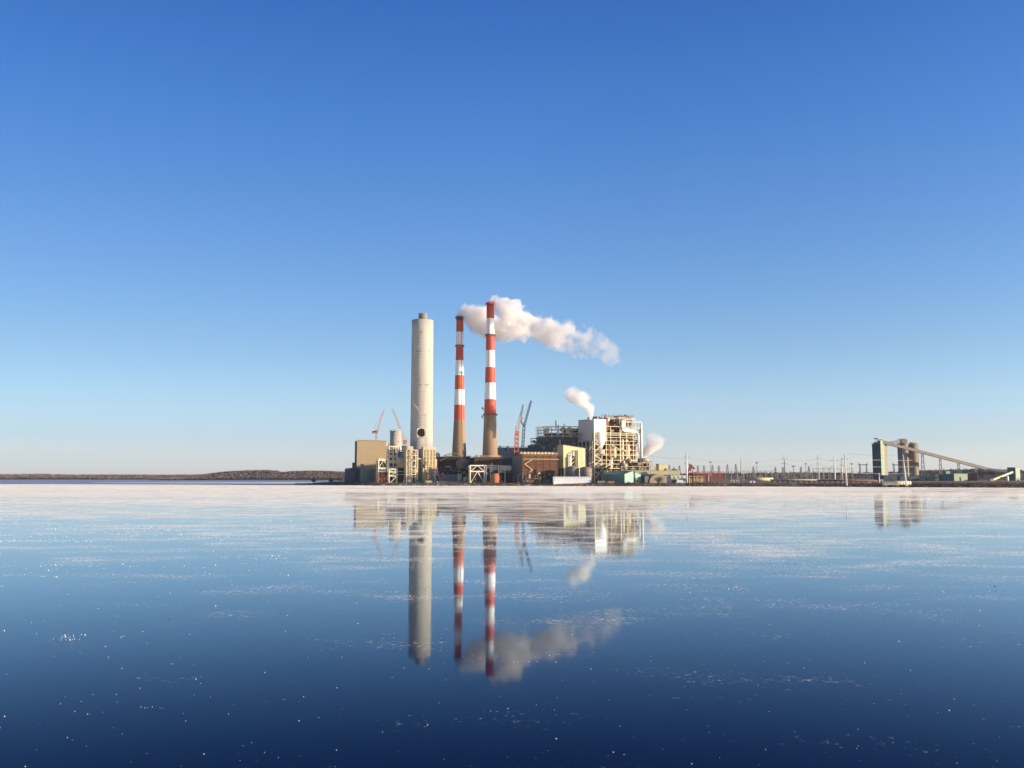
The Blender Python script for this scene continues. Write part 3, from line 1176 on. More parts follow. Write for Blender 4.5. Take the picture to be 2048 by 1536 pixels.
mb.box(u(896), u(920), .8, 3, B.Z(918), B.Z(915))
mb.build('gable_beam', M['rust'], root)
mb = B.mb()
mb.lathe(u(872), 8, [(3.2, B.Z(918)), (3.4, B.Z(908)), (2.2, B.Z(905))], 14)
mb.build('vent_hood', M['lgrey'], root)
B.mb().lathe(u(925), 3.2, [(5.8, B.Z(937)), (7.6, B.Z(924)), (3.6, B.Z(917)), (3.0, B.Z(915))], 18).build('hopper', M['tanktone'], root)
for p in (881, 889, 898, 907, 916, 926, 936):
    B.mb().bar((u(p), .4, 2), (u(p), .4, B.Z(934)), .35).build('column', M['dgrey'], root)
mb = B.mb()
for py in (934, 941, 949):
    mb.bar((u(879), .3, B.Z(py)), (u(940), .3, B.Z(py)), .4)
mb.build('girder', M['dgrey'], root)
equip(root, B, u(882), u(940), -.6, .2, 3, B.Z(932), 22, ['rust', 'tanpale', 'dgrey', 'galv', 'cream'], 61, .8, 2.2)
mb = B.mb()
mb.box(u(880), u(914), -2, 1, 1.5, B.Z(949))
mb.build('low_wall', M['grey'], root)
# round tank and small vessel in front
for pc, Y, wpx, t, lab in ((919.5, 950, 9, 949, 'small cream upright tank in front of the crusher house'), (932, 948, 11, 955, 'small cream lidded tank beside the white truss')):
    X = Xp(pc, Y)
    r = wpx * mpp(Y) / 2
    root = thing('upright_tank', lab, 'tank', (X, Y, 2.6))
    MB().lathe(X, Y, [(r, 1.5), (r, Zp(t, Y)), (r * .3, Zp(t, Y) + .7)], 20).build('shell', M['cream'], root)
    MB().box(X - .8, X + .6, Y - r - .2, Y - r + .5, 3, 5).build('hatch', M['rust'], root)

# white pipe bridge
B = Bld(940.5, 913, 14)
root = thing('pipe_bridge', 'white trussed pipe bridge on braced legs in front of the tallest chimney', 'pipe bridge', B.loc())
frame(root, B, [940.5, 969, 972.5], [943, 931], 0, 6, M['whitesteel'], .95, [(0, 1, 'A'), (0, 0, 'A')])
mb = B.mb()
mb.box(B.U(969), B.U(1003), .4, 5, B.Z(932), B.Z(930))
mb.build('walkway_deck', M['cream'], root)
for p in (981, 997, 1010):
    mb = B.mb()
    mb.bar((B.U(p), 0, 2), (B.U(p), 0, B.Z(931)), .7)
    mb.build('leg', M['whitesteel'], root)
mb = B.mb()
mb.bar((B.U(981), -.2, B.Z(938)), (B.U(997), -.2, B.Z(938)), .7)
mb.bar((B.U(997), -.2, B.Z(950)), (B.U(1003), -.2, B.Z(938)), .5)
mb.bar((B.U(997), -.2, B.Z(944)), (B.U(1010), -.2, B.Z(944)), .5)
mb.build('portal_beam', M['whitesteel'], root)
mb = B.mb()
mb.tube([(B.U(975), 2.5, B.Z(935)), (B.U(1000), 2.5, B.Z(935))], .9, 10)
mb.build('pipe', M['creamy'], root)
mb = B.mb()
mb.tube([(B.U(1001), 3, B.Z(936)), (B.U(1023), 3, B.Z(936))], 2.7, 16)
for p in (1007, 1014, 1019):
    mb.tube([(B.U(p), 3, B.Z(936)), (B.U(p) + .5, 3, B.Z(936))], 2.85, 16)
vessel = mb.build('cream_vessel', M['cream'], root)
mb = B.mb()
mb.box(B.U(999), B.U(1007), 1.5, 3, B.Z(945), B.Z(933))
mb.build('orange_chute', M['craneorange'], root)
mb = B.mb()
mb.box(B.U(942), B.U(968), 4.5, 6, 2, B.Z(934))
mb.build('back_panel', M['dbrown'], root)
equip(root, B, B.U(944), B.U(1016), .6, 4, 3, B.Z(938), 26, ['rust', 'cream', 'dgrey', 'tanpale', 'galv'], 23, 1, 2.6)
X, Y = Xp(990, 911), 911
root = thing('open_tank', 'rusty orange upright tank under the white pipe bridge', 'tank', (X, Y, 2.6))
r = 7.5 * mpp(Y)
MB().lathe(X, Y, [(r, 1.5), (r, Zp(949, Y)), (r * .75, Zp(947, Y))], 20).build('shell', M['orangesteel'], root)
mb = MB()
for k in range(8):
    t = k * .785
    mb.bar((X + (r + .1) * math.cos(t), Y + (r + .1) * math.sin(t), 2), (X + (r + .1) * math.cos(t), Y + (r + .1) * math.sin(t), Zp(949, Y)), .3)
mb.build('stiffener', M['creamy'], root)


def cooling_tower(label, pl, pc, pr, top, bot, Y, a, fans, slats, stair=False):
    B = Bld(pc, Y, a)
    root = thing('cooling_tower', label, 'cooling tower', B.loc())
    u1 = B.U(pr)
    v1 = B.V(pl) if pl < pc else 12
    zt, zb = B.Z(top), B.Z(bot)
    B.mb().box(.6, u1 - .6, .9, v1 - .3, 1.5, zt - .2).build('casing', M['dbrown'], root)
    B.mb().box(-.1, .5, .3, v1, 1.5, zt).build('end_wall', M['dgrey'], root)
    mb = B.mb()
    for k in range(slats):
        z = zb + (zt - 2.2 - zb) * k / (slats - 1)
        mb.add([(0, -.55, z - .35), (u1, -.55, z - .35), (u1, .5, z + .55), (0, .5, z + .55), (0, -.55, z - .2), (u1, -.55, z - .2), (u1, .5, z + .7), (0, .5, z + .7)],
               [(0, 1, 2, 3), (7, 6, 5, 4), (4, 5, 1, 0), (5, 6, 2, 1), (6, 7, 3, 2), (7, 4, 0, 3)])
    mb.build('louvre_bank', M['brown'], root)
    mb = B.mb()
    mb.box(-.4, u1 + .4, -.8, v1, zt - 1.5, zt)
    mb.build('fan_deck', M['brown'], root)
    mb = B.mb()
    rail(mb, [(0, -.7, zt), (u1, -.7, zt)], 1.3, 3.0, .25)
    mb.build('deck_rail', M['cream'], root)
    for k in range(fans):
        u = u1 * (k + .5) / fans
        B.mb().lathe(u, v1 * .35, [(1.5, zt - .1), (1.2, zt + 1.2), (1.45, zt + 2.4)], 14).build('fan_stack', M['tanpale'], root)
    for k in range(6):
        B.mb().bar((u1 * k / 5, -.7, 2), (u1 * k / 5, -.7, zt), .35).build('post', M['brown'], root)
    equip(root, B, 1, u1 - 2, -2.6, -1.6, 2.5, 2.5 + (zb - 2.5) * .9 + 1, 12, ['rust', 'dgrey', 'tanpale', 'galv'], 71 + slats, .7, 1.8)
    if stair:
        mb = B.mb()
        zz = [B.Z(y) for y in (920, 928, 928, 940, 942)]
        for (p, z), (q, z2) in zip([(1062, 920), (1048, 928), (1064, 940)], [(1048, 928), (1064, 940), (1057, 944)]):
            mb.bar((B.U(p), -1.6, B.Z(z)), (B.U(q), -1.6, B.Z(z2)), .55, .45)
        mb.bar((B.U(1046), -1.2, B.Z(918)), (B.U(1117), -1.2, B.Z(918)), .4)
        mb.build('stairway', M['creamy'], root)
    return root


cooling_tower('large brown slatted timber cooling tower with a yellow zigzag stair', 1025, 1045, 1115, 908, 945, 906, 22, 10, 12, True)
cooling_tower('smaller dark brown slatted cooling tower at the foot of the tallest chimney', 946, 950, 1003, 914, 931, 940, 4, 6, 9)
# dark sheds behind
B = Bld(1004, 958, 0)
root = thing('pump_house', 'dark blue black corrugated shed between the two brown cooling towers', 'building', B.loc())
B.mb().box(0, B.U(1046), 0, 10, 1.5, B.Z(919)).build('wall', M['navy'], root)
B.mb().prism([(-.5, B.Z(919)), (B.U(1046) + .5, B.Z(919)), (B.U(1040), B.Z(914)), (B.U(1010), B.Z(916.5))], -.5, 10.5).build('roof', M['dgrey'], root)
B.mb().box(B.U(1032), B.U(1036), -.2, .3, B.Z(943), B.Z(937)).build('window', M['lgrey'], root)
equip(root, B, B.U(1006), B.U(1042), -2.4, -1, 3, B.Z(938), 14, ['rust', 'tanpale', 'dgrey', 'galv'], 67, .8, 2.2)
B = Bld(932, 985, 0)
root = thing('coal_bunker', 'black humped coal bunker roof between the two striped chimneys', 'building', B.loc())
B.mb().prism([(0, 2), (B.U(962), 2), (B.U(962), B.Z(916)), (B.U(950), B.Z(914)), (B.U(940), B.Z(916)), (B.U(936), B.Z(911.5)), (B.U(932), B.Z(914))], 0, 12).build('wall', M['dark'], root)
B.mb().bar((B.U(936), -.3, B.Z(911.5)), (B.U(962), -.3, B.Z(915)), .5).build('ridge', M['dgrey'], root)
# a wall along the bank
B = Bld(872, 924, 0)
root = thing('retaining_wall', 'long low grey concrete wall along the bank below the crusher house', 'wall', (B.X, B.Y, 2.4))
B.mb().box(0, B.U(990), 0, .8, .5, 4.1).build('panel', M['grey'], root)
for k in range(9):
    B.mb().box(B.U(874 + k * 14), B.U(875.5 + k * 14), -.35, .1, .5, 4.4).build('pier', M['lgrey'], root)

# turbine hall
B = Bld(993, 1000, 0)
root = thing('turbine_hall', 'long dark grey turbine hall behind the orange crane', 'building', B.loc())
u1 = B.U(1135)
B.mb().box(0, u1, 0, 25, 1.5, B.Z(903.5)).build('wall', M['grey'], root)
B.mb().box(-.5, u1 + .5, -1, 26, B.Z(903.5), B.Z(895)).build('roof_storey', M['grey'], root)
mb = B.mb()
rail(mb, [(0, -.8, B.Z(895)), (u1, -.8, B.Z(895))], 1.1, 6, .2)
mb.build('roof_rail', M['dgrey'], root)
for p in (1010, 1030, 1052, 1070):
    B.mb().box(B.U(p), B.U(p + 3), -1.3, -.9, B.Z(901), B.Z(897)).build('louvre', M['dark'], root)
for p in (1000, 1015, 1058):
    B.mb().lathe(B.U(p), 6, [(.8, B.Z(895)), (.8, B.Z(892)), (1.2, B.Z(891.5))], 10).build('roof_vent', M['dgrey'], root)

# precipitator gallery
B = Bld(1056, 985, 0)
root = thing('precipitator', 'stepped dark grey steel precipitator with cream frames on its roof', 'process unit', B.loc())
u = B.U
B.mb().box(u(1056), u(1165), 2, 26, 1.5, B.Z(890)).build('casing', M['dgrey'], root)
B.mb().box(u(1074), u(1165), 4, 24, B.Z(890), B.Z(873)).build('upper_casing', M['dgrey'], root)
B.mb().box(u(1089), u(1165), 6, 22, B.Z(873), B.Z(866)).build('roof_plant', M['dbrown'], root)
B.mb().box(u(1130), u(1190), 8, 30, 2, B.Z(856)).build('rear_casing', M['dbrown'], root)
frame(root, B, [1062, 1076, 1090, 1104, 1118, 1132, 1146, 1160], [897, 889, 883, 877], 0, 2, M['dgrey'], .7, [(i, 2, 'X') for i in range(7)], zlow=B.Z(905))
frame(root, B, [1076, 1089, 1104, 1127, 1143, 1162], [872, 866, 860, 853.5], 2, 4, M['cream'], .75, [(1, 3, '/'), (3, 3, 'V')], zlow=B.Z(876))
frame(root, B, [1072.5, 1077, 1082, 1088], [877, 868, 862, 856, 852.5], 3, 3, M['galv'], .35, zlow=B.Z(880))
B.mb().box(u(1092), u(1099), 1.5, 5, B.Z(868), B.Z(855)).build('cream_casing', M['cream'], root)
B.mb().box(u(1114), u(1119), 1, 4, B.Z(869), B.Z(856.5)).build('white_panel', M['white'], root)
equip(root, B, u(1090), u(1158), 1.5, 4.5, B.Z(872), B.Z(856), 26, ['rust', 'cream', 'brown', 'tanpale', 'dbrown'], 31, 1.4, 3.6)
equip(root, B, u(1064), u(1150), -.6, .6, B.Z(898), B.Z(880), 22, ['dgrey', 'grey', 'rust', 'lgrey'], 37, 1.2, 3.4)
mb = B.mb()
for k in range(14):
    p = 1092 + k * 5
    mb.bar((u(p), 3, B.Z(853.5)), (u(p), 3, B.Z(853.5) + random.uniform(.8, 2.6)), .3)
mb.build('roof_mast', M['rust'], root)
mb = B.mb()
mb.tube([(u(1120), -1.2, B.Z(893)), (u(1120), -1.2, B.Z(880)), (u(1120), -1.2, B.Z(879.5))], [.9, .9, 1.6], 10)
mb.build('vent_stack', M['cream'], root)

# small annex between cooling tower and yellow building
B = Bld(1108, 942, 0)
root = thing('switch_house', 'dark green open bay with white beams left of the yellow building', 'building', B.loc())
u1 = B.U(1128)
B.mb().box(.6, u1, 2, 10, 1.5, B.Z(897)).build('wall', M['dgreen'], root)
frame(root, B, [1108, 1122, 1128], [936, 928, 913.5, 896.5], 0, 2, M['cream'], .85)
B.mb().box(.8, u1 - .6, .5, 2, B.Z(908), B.Z(901)).build('cream_duct', M['tanpale'], root)

# yellow building
B = Bld(1127, 924, 22)
root = thing('industrial_building', 'pale yellow cladded building with sloping roof and a tall dark opening', 'building', B.loc())
u = B.U
um = u(1171)
a0, a1 = u(1143), u(1152.5)
zb, zt0, zt1 = B.Z(936), B.Z(890.5), B.Z(897.5, um)


def zroof(x):
    return zt0 + (zt1 - zt0) * x / um


mb = B.mb()
zo, zo1 = B.Z(941), B.Z(901)
mb.prism([(0, zb), (a0, zb), (a0, zroof(a0)), (0, zt0)], 0, 14)
mb.prism([(a1, zb), (um, zb), (um, zt1), (a1, zroof(a1))], 0, 14)
mb.prism([(a0, zo1), (a1, zo1), (a1, zroof(a1)), (a0, zroof(a0))], 0, 14)
wall = mb.build('wall', M['yellow'], root)
B.mb().box(a0, a1, 4, 12, zb, zo1).build('opening', M['dark'], root)
mb = B.mb()
mb.prism([(-.4, zt0), (um + .4, zt1), (um + .4, zt1 + .5), (-.4, zt0 + .5)], -.3, 14.3)
mb.build('roof', M['tanpale'], root)
mb = B.mb()
mb.bar((a0 + .4, 2, B.Z(929)), (a1 - .4, 2, B.Z(921)), .8)
mb.bar((a0 + .4, 2, B.Z(921)), (a1 - .4, 2, B.Z(913)), .8)
mb.bar((a0 + .4, 2, B.Z(936)), (a1 - .4, 2, B.Z(929)), .8)
mb.build('stair_flight', M['creamy'], root)
mb = B.mb()
mb.lathe((a0 + a1) / 2, 2.2, [(2.1, B.Z(912)), (2.1, B.Z(903)), (1.2, B.Z(901))], 14)
mb.build('cyclone', M['lgrey'], root)
for p in (1129, 1169, 1156):
    B.mb().box(u(p), u(p) + 2.2, .4, 2.2, 1.5, zb).build('leg', M['tanpale'], root)
B.mb().box(um * .68, um - .4, 3, 12, 1.5, zb).build('base_wall', M['tan'], root)
B.mb().bar((u(1155), -.4, 2), (u(1155), -.4, B.Z(900)), .5).build('downpipe', M['dgrey'], root)
mb = B.mb()
for p, t in ((1138, 913), (1140.5, 907)):
    mb.tube([(u(p), -2.5, 2), (u(p), -2.5, B.Z(t)), (u(p) + .8, -1.6, B.Z(t) + .8), (u(p) + 1.4, .5, B.Z(t) + .9)], .55, 8)
mb.build('riser_pipe', M['white'], root)
mb = B.mb()
for py in (955, 948, 940, 932, 924, 917):
    mb.bar((u(1134), -3.2, B.Z(py)), (u(1142), -3.2, B.Z(py)), .22)
mb.bar((u(1134), -3.2, 2), (u(1134), -3.2, B.Z(915)), .25)
mb.build('pipe_ladder', M['dgrey'], root)
mb = B.mb()
for p in (1134, 1150, 1163):
    mb.box(u(p), u(p) + .18, -.06, .05, zb + 2, zroof(u(p)) - 3 - (p % 5))
mb.build('cladding_seam', M['tan'], root)

# grey round tanks
for pc, Y, wpx, t, lab in ((1146, 908, 24, 936, 'grey brown round tank standing below the opening in the yellow building'),
                           (1172, 905, 24, 937, 'brown banded round tank with domed top right of the yellow building')):
    X = Xp(pc, Y)
    r = wpx * mpp(Y) / 2
    root = thing('storage_tank', lab, 'tank', (X, Y, 2.6))
    zt = Zp(t, Y)
    MB().lathe(X, Y, [(r, 1), (r, zt), (r * .85, zt + .9), (r * .4, zt + 1.7), (.3, zt + 1.9)], 32).build('shell', M['tanktone'], root, smooth=True)
    mb = MB()
    for q in (.25, .5, .75, .98):
        ring(mb, X, Y, r - .1, r + .18, 1 + (zt - 1) * q, 1.35 + (zt - 1) * q, 32)
    mb.build('wind_girder', M['rust'], root)
    mb = MB()
    mb.bar((X - r * .7, Y - r * .75, 2), (X - r * .7, Y - r * .75, zt + .5), .35)
    mb.build('ladder', M['dgrey'], root)

# ------------------------------------------------------------------ boiler house
B = Bld(1189, 955, 33)
root = thing('boiler_house', 'huge open steel boiler house packed with ducts and crowned by a white penthouse', 'boiler house', B.loc())
u, V = B.U, B.V
um = u(1281)
dm = V(1157)
umid = um / 2
mb = B.mb()
mb.box(2, um - 3, 6, dm, 1.5, B.Z(858, umid))
mb.build('boiler_casing', M['dbrown'], root)
mb = B.mb()
mb.box(u(1213), um - 6, 8, dm, B.Z(858, umid), B.Z(839, umid))
mb.build('upper_casing', M['rust'], root)
mb = B.mb()
mb.box(u(1206), u(1268), 9, dm - 2, B.Z(839, umid), B.Z(833, umid))
mb.build('roof_plant', M['tanktone'], root)
# white penthouse: shade put into the grey sides, sunlight into the white front
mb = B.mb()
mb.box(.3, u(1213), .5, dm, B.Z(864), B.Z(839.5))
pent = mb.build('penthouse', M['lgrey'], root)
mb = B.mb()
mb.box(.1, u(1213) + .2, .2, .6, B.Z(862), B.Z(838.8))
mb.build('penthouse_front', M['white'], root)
mb = B.mb()
mb.box(-.2, u(1213) + .4, -.1, dm + .3, B.Z(838.8), B.Z(838.8) + .6)
mb.build('penthouse_roof', M['lgrey'], root)
mb = B.mb()
mb.box(.6, 6, 1.5, dm - .5, B.Z(882), B.Z(864))
mb.build('side_casing', M['grey'], root)
mb = B.mb()
mb.box(-.1, .7, dm * .15, dm * .7, B.Z(880), B.Z(852))
mb.build('side_panel', M['lgrey'], root)
# frame
cols = [1189, 1204, 1213, 1222, 1241, 1254, 1267, 1281]
rows_ = [947, 937, 928, 920.5, 910.5, 900, 889.5, 882, 875, 870.5, 866, 853]
us = [u(p) for p in cols]
zs = [B.Z(y, umid * .9) for y in rows_]
for i, x in enumerate(us):
    mb = B.mb()
    top = zs[-1] if i not in (1,) else zs[-2]
    mb.bar((x, 0, 1.5), (x, 0, top), 1.0 if i in (0, 4, 7) else .6)
    mb.bar((x, 6, 1.5), (x, 6, top), .5)
    mb.build('column', M['cream'], root)
for k, z in enumerate(zs):
    mb = B.mb()
    x0 = us[0] if k < 11 else us[2]
    mb.bar((x0, -.1, z), (us[-1], -.1, z), .45, .5)
    for x in us:
        if x >= x0:
            mb.bar((x, 0, z), (x, 6, z), .5)
    mb.build('floor_beam', M['creamy'] if k in (8, 9, 10) else M['cream'], root)
    if k > 0:
        mb = B.mb()
        mb.box(x0 + .5, us[-1] - .3, .8, 5.8, z - .2, z + .05)
        mb.build('floor_deck', M['dbrown'], root)
    mb = B.mb()
    if k in (4, 9):
        rail(mb, [(x0, -.4, z + .3), (us[-1], -.4, z + .3)], 1.2, 4, .16)
        mb.build('handrail', M['creamy'], root)
for a, b, y0, y1 in ((0, 1, 905, 889), (0, 1, 889, 878), (1, 0, 889, 878), (0, 1, 928, 920), (1, 0, 921, 910), (0, 1, 937, 928), (1, 0, 937, 928), (0, 1, 955, 940), (1, 0, 955, 940), (1, 3, 937, 928), (3, 4, 889, 900),
                     (5, 4, 905, 895), (4, 5, 930, 916), (0, 1, 960, 937)):
    B.mb().bar((us[a], -.5, B.Z(y0, umid * .9)), (us[b], -.5, B.Z(y1, umid * .9)), .6).build('brace', M['cream'], root)
# side frame in the shade
vs_ = [dm * t for t in (.12, .3, .5, .75, 1)]
for v in vs_:
    B.mb().bar((0, v, 1.5), (0, v, B.Z(866)), .6).build('side_column', M['lgrey'], root)
for y in (943, 930, 918, 905, 893, 882):
    mb = B.mb()
    mb.bar((0, 0, B.Z(y)), (0, dm, B.Z(y)), .55)
    mb.build('side_beam', M['lgrey'], root)
for i in range(4):
    mb = B.mb()
    v0, v1 = ([0] + vs_)[i], vs_[i]
    for y0, y1 in ((955, 943), (943, 930), (930, 918), (918, 905), (905, 893)):
        mb.bar((-.1, v0, B.Z(y0)), (-.1, v1, B.Z(y1)), .35)
    mb.build('side_brace', M['lgrey'], root)
# cream coal silo with conical bottom
mb = B.mb()
cx = (u(1193) + u(1213)) / 2
rr = (u(1213) - u(1193)) / 2
mb.lathe(cx, 2.6, [(rr * .28, B.Z(899)), (rr * .9, B.Z(882)), (rr * .95, B.Z(864))], 28)
mb.build('coal_silo', M['white'], root, smooth=True)
mb = B.mb()
mb.lathe(cx, 2.6, [(rr * .3, B.Z(912)), (rr * .8, B.Z(908)), (rr * .8, B.Z(899.5)), (rr * .3, B.Z(897))], 20)
mb.build('feeder', M['tanpale'], root, smooth=False)
for p, y0, y1, rad_, mt in ((1231, 914, 896, 2.6, 'yellow'), (1228, 916, 894, 1.2, 'tanpale'), (1248, 925, 880, 1.6, 'cream'), (1259, 918, 890, 2.1, 'creamy'), (1256, 925, 905, 1.3, 'cream'), (1219, 912, 892, 2.8, 'brown'),
                            (1240, 930, 912, 1.6, 'tanpale'), (1272, 915, 885, 1.4, 'rust'), (1227, 935, 915, .8, 'white')):
    B.mb().lathe(u(p), 2.2, [(rad_ * .5, B.Z(y0, u(p)) - 1.5), (rad_, B.Z(y0, u(p))), (rad_, B.Z(y1, u(p))), (rad_ * .6, B.Z(y1, u(p)) + 1)], 16).build('vessel', M[mt], root, smooth=True)
equip(root, B, u(1215), u(1277), .8, 4, B.Z(936, umid), B.Z(858, umid), 80, ['rust', 'cream', 'brown', 'dbrown', 'dbrown', 'brown', 'tanktone', 'rust'], 41, 1.2, 3.8)
equip(root, B, u(1192), u(1212), 1.5, 4, B.Z(950), B.Z(905), 18, ['rust', 'cream', 'brown', 'dbrown', 'tanktone'], 43, 1.4, 3.6)
equip(root, B, u(1216), u(1272), 3.5, 7, B.Z(853, umid), B.Z(834, umid), 26, ['rust', 'cream', 'dgrey', 'tanpale', 'dbrown'], 47, 1.2, 3.6)
# bent steam pipes at the right corner
for k in range(4):
    e = k * 1.6
    pts = [(u(1243 + 2.2 * k), -1.6, B.Z(842, um)), (u(1243 + 2.2 * k), -1.6, B.Z(856 - k * 1.5, um))]
    for j in range(1, 6):
        t = j / 5 * math.pi / 2
        pts.append((u(1243 + 2.2 * k) + 4.5 * (1 - math.cos(t)), -1.6, B.Z(856 - k * 1.5, um) - 4.5 * math.sin(t)))
    ux = u(1271 - 1.0 * k)
    zb_ = pts[-1][2]
    pts.append((ux, -1.6, zb_ - .4))
    if k < 2:
        for j in range(1, 5):
            t = j / 4 * math.pi / 2
            pts.append((ux + 4 * math.sin(t), -1.6, zb_ - .4 - 4 * (1 - math.cos(t))))
        pts.append((ux + 4, -1.6, B.Z(905 - k * 6, um)))
    B.mb().tube(pts, .62, 10).build('steam_pipe', M['white'], root, smooth=True)
# upper right platform and roof clutter
for (p0, p1, y, v, mt) in ((1241, 1283, 846, -1, 'cream'), (1240, 1272, 834, 3, 'rust'), (1222, 1276, 840, 3, 'cream'), (1254, 1284, 858, -1, 'creamy')):
    mb = B.mb()
    mb.box(u(p0), u(p1), v, v + 5, B.Z(y, um), B.Z(y, um) + .5)
    rail(mb, [(u(p0), v, B.Z(y, um) + .5), (u(p1), v, B.Z(y, um) + .5)], 1.3, 3, .2)
    mb.build('platform', M[mt], root)
for p in (1243, 1256, 1270, 1282):
    B.mb().bar((u(p), -1, B.Z(866, um)), (u(p), -1, B.Z(846, um)), .6).build('post', M['cream'], root)
for k in range(16):
    p = 1216 + k * 3.6
    mb = B.mb()
    z = B.Z(833, umid)
    mb.tube([(u(p), 10, z - 1), (u(p), 10, z + random.uniform(.6, 3.0))], .35, 6)
    mb.build('roof_vent', M['rust'] if k % 2 else M['dgrey'], root)
mb = B.mb()
mb.lattice((u(1246), 4, B.Z(850, umid)), (u(1246), 4, B.Z(833, umid)), 8, 5, .5)
mb.build('roof_frame', M['creamy'], root)
mb = B.mb()
mb.bar((um + 1.2, -1.2, 2), (um + 1.2, -1.2, B.Z(846, um)), 1.1)
mb.build('downcomer', M['galv'], root)

# annex on the right, steam leaking
B = Bld(1241, 940, 4)
root = thing('steam_annex', 'low brown pipe annex with cream frames leaking steam right of the boiler house', 'process unit', B.loc())
u = B.U
B.mb().box(2, u(1300), 4, 14, 1.5, B.Z(925)).build('casing', M['dbrown'], root)
frame(root, B, [1243, 1254, 1265, 1279, 1292, 1302, 1311], [941, 933], 0, 4, M['cream'], .6, [(0, 1, 'X'), (3, 1, 'X')], slab='rust')
frame(root, B, [1277, 1286, 1295, 1303], [926, 921.5], 1, 4, M['cream'], .5, zlow=B.Z(933))
equip(root, B, u(1244), u(1300), .6, 3, B.Z(940), B.Z(918), 26, ['rust', 'cream', 'tanpale', 'brown', 'creamy'], 53, 1.2, 3.0)
B.mb().lathe(u(1290), 3.5, [(6, B.Z(922)), (5.4, B.Z(918.5)), (3.2, B.Z(916.3)), (.4, B.Z(915.5))], 20).build('domed_drum', M['tanpale'], root, smooth=True)
B.mb().lathe(u(1250), 2.5, [(3.2, B.Z(938)), (3.2, B.Z(929)), (1.5, B.Z(926.5))], 16).build('drum', M['tanpale'], root, smooth=True)

# tan box building and pale yellow long building
B = Bld(1318, 920, 12)
root = thing('industrial_building', 'small square tan building beside the steam annex', 'building', B.loc())
B.mb().box(0, B.U(1334), 0, 8, 1.5, B.Z(928.5)).build('wall', M['yellow'], root)
B.mb().box(-.3, B.U(1334) + .3, -.3, 8.3, B.Z(928.5), B.Z(928.5) + .5).build('roof', M['tanpale'], root)
B.mb().box(B.U(1329), B.U(1333), -.15, .2, B.Z(942), B.Z(937)).build('door', M['dark'], root)
B = Bld(1266, 907, 3)
root = thing('long_shed', 'long low pale yellow flat roofed shed behind the teal shed', 'building', B.loc())
u1 = B.U(1360)
B.mb().box(0, u1, 0, 6, 1.5, B.Z(941.5)).build('wall', M['yellow'], root)
B.mb().box(-.3, u1 + .3, -.4, 6.3, B.Z(941.5), B.Z(941.5) + .4).build('roof', M['tanpale'], root)
for k in range(10):
    p = 1284 + k * 7.5
    B.mb().box(B.U(p), B.U(p + 3.5), -.15, .2, B.Z(951.5), B.Z(949.5)).build('window', M['glassdark'], root)
for p in (1345, 1351):
    B.mb().box(B.U(p), B.U(p + 4), 1.5, 4, B.Z(941.5), B.Z(938)).build('roof_unit', M['dgrey'], root)

# teal shed
B = Bld(1249, 880, 30)
root = thing('teal_shed', 'teal gabled metal shed at the shore below the boiler house', 'shed', B.loc())
um, dm = B.U(1281), B.V(1206)
zt, zr = B.Z(949), B.Z(944.5)
mb = B.mb()
B.mb().box(0, um, 0, dm, 1, zt).build('wall', M['teal'], root)
mb.prism([(.0, zt), (um, zt), (um / 2, zr + .8)], -.05, .4)
mb.build('gable', M['tealpale'], root)
mb = B.mb()
mb.box(-.02, um + .02, -.25, -.05, 1, zt)
mb.build('gable_front', M['tealpale'], root)  # teal lightened to put sunlight into the gable end
mb = B.mb()
mb.prism([(-.6, zt - .1), (um / 2, zr + 1), (um + .6, zt - .1), (um + .6, zt + .3), (um / 2, zr + 1.4), (-.6, zt + .3)], -.5, dm + .4)
mb.build('roof', M['teal'], root)
B.mb().box(um * .55, um * .8, -.4, -.2, 1.5, zt - 3).build('door', M['dgreen'], root)

# white barrel roofed shed on the shore
Y = 886
B = Bld(1107, Y, 5)
root = thing('barrel_shed', 'long white round roofed shed lying on the shore', 'shed', B.loc())
u1 = B.U(1183)
z0, z1 = 1.0, B.Z(953)
hh = z1 - z0
mb = B.mb()
prof = [(math.cos(t * math.pi / 12), math.sin(t * math.pi / 12)) for t in range(13)]
vs, fs = [], []
for x in (0, u1):
    vs += [(x, 4 - 4 * c, z0 + hh * (.45 + .55 * s_)) for c, s_ in prof] + [(x, 8, z0), (x, 0, z0)]
k = 15
fs = [tuple(range(k)), tuple(range(2 * k - 1, k - 1, -1))] + [(i, (i + 1) % k, k + (i + 1) % k, k + i) for i in range(k)]
mb.add(vs, fs)
mb.build('shell', M['white'], root)
mb = B.mb()
for j in range(14):
    x = u1 * (j + .5) / 14
    pts = [(x, 4 - 4.08 * c, z0 + hh * (.45 + .56 * s_)) for c, s_ in prof]
    for p, q in zip(pts, pts[1:]):
        mb.bar(p, q, .18)
mb.build('rib', M['galv'], root)
B.mb().box(-.12, .15, 2.4, 5.6, z0, z0 + hh * .6).build('door', M['lgrey'], root)

# tan fabric hall with curved roof
B = Bld(1299, 886, 18)
root = thing('fabric_hall', 'tan rounded fabric hall between the teal shed and the first power pole', 'shed', B.loc())
u1 = B.U(1336)
mb = B.mb()
z0, z1 = 1.0, B.Z(948)
pr = [(u1 / 2 - u1 / 2 * math.cos(t * math.pi / 14), z0 + (z1 - z0) * (.3 + .7 * math.sin(t * math.pi / 14))) for t in range(15)]
mb.prism([(0, z0)] + pr + [(u1, z0)], 0, 16)
mb.build('cover', M['silo'], root)
B.mb().box(u1 * .6, u1 * .74, -.15, .3, z0, z0 + 3.2).build('doorway', M['dgrey'], root)
B.mb().box(-4.5, -.3, 1, 8, 1, B.Z(952)).build('side_bay', M['dgrey'], root)
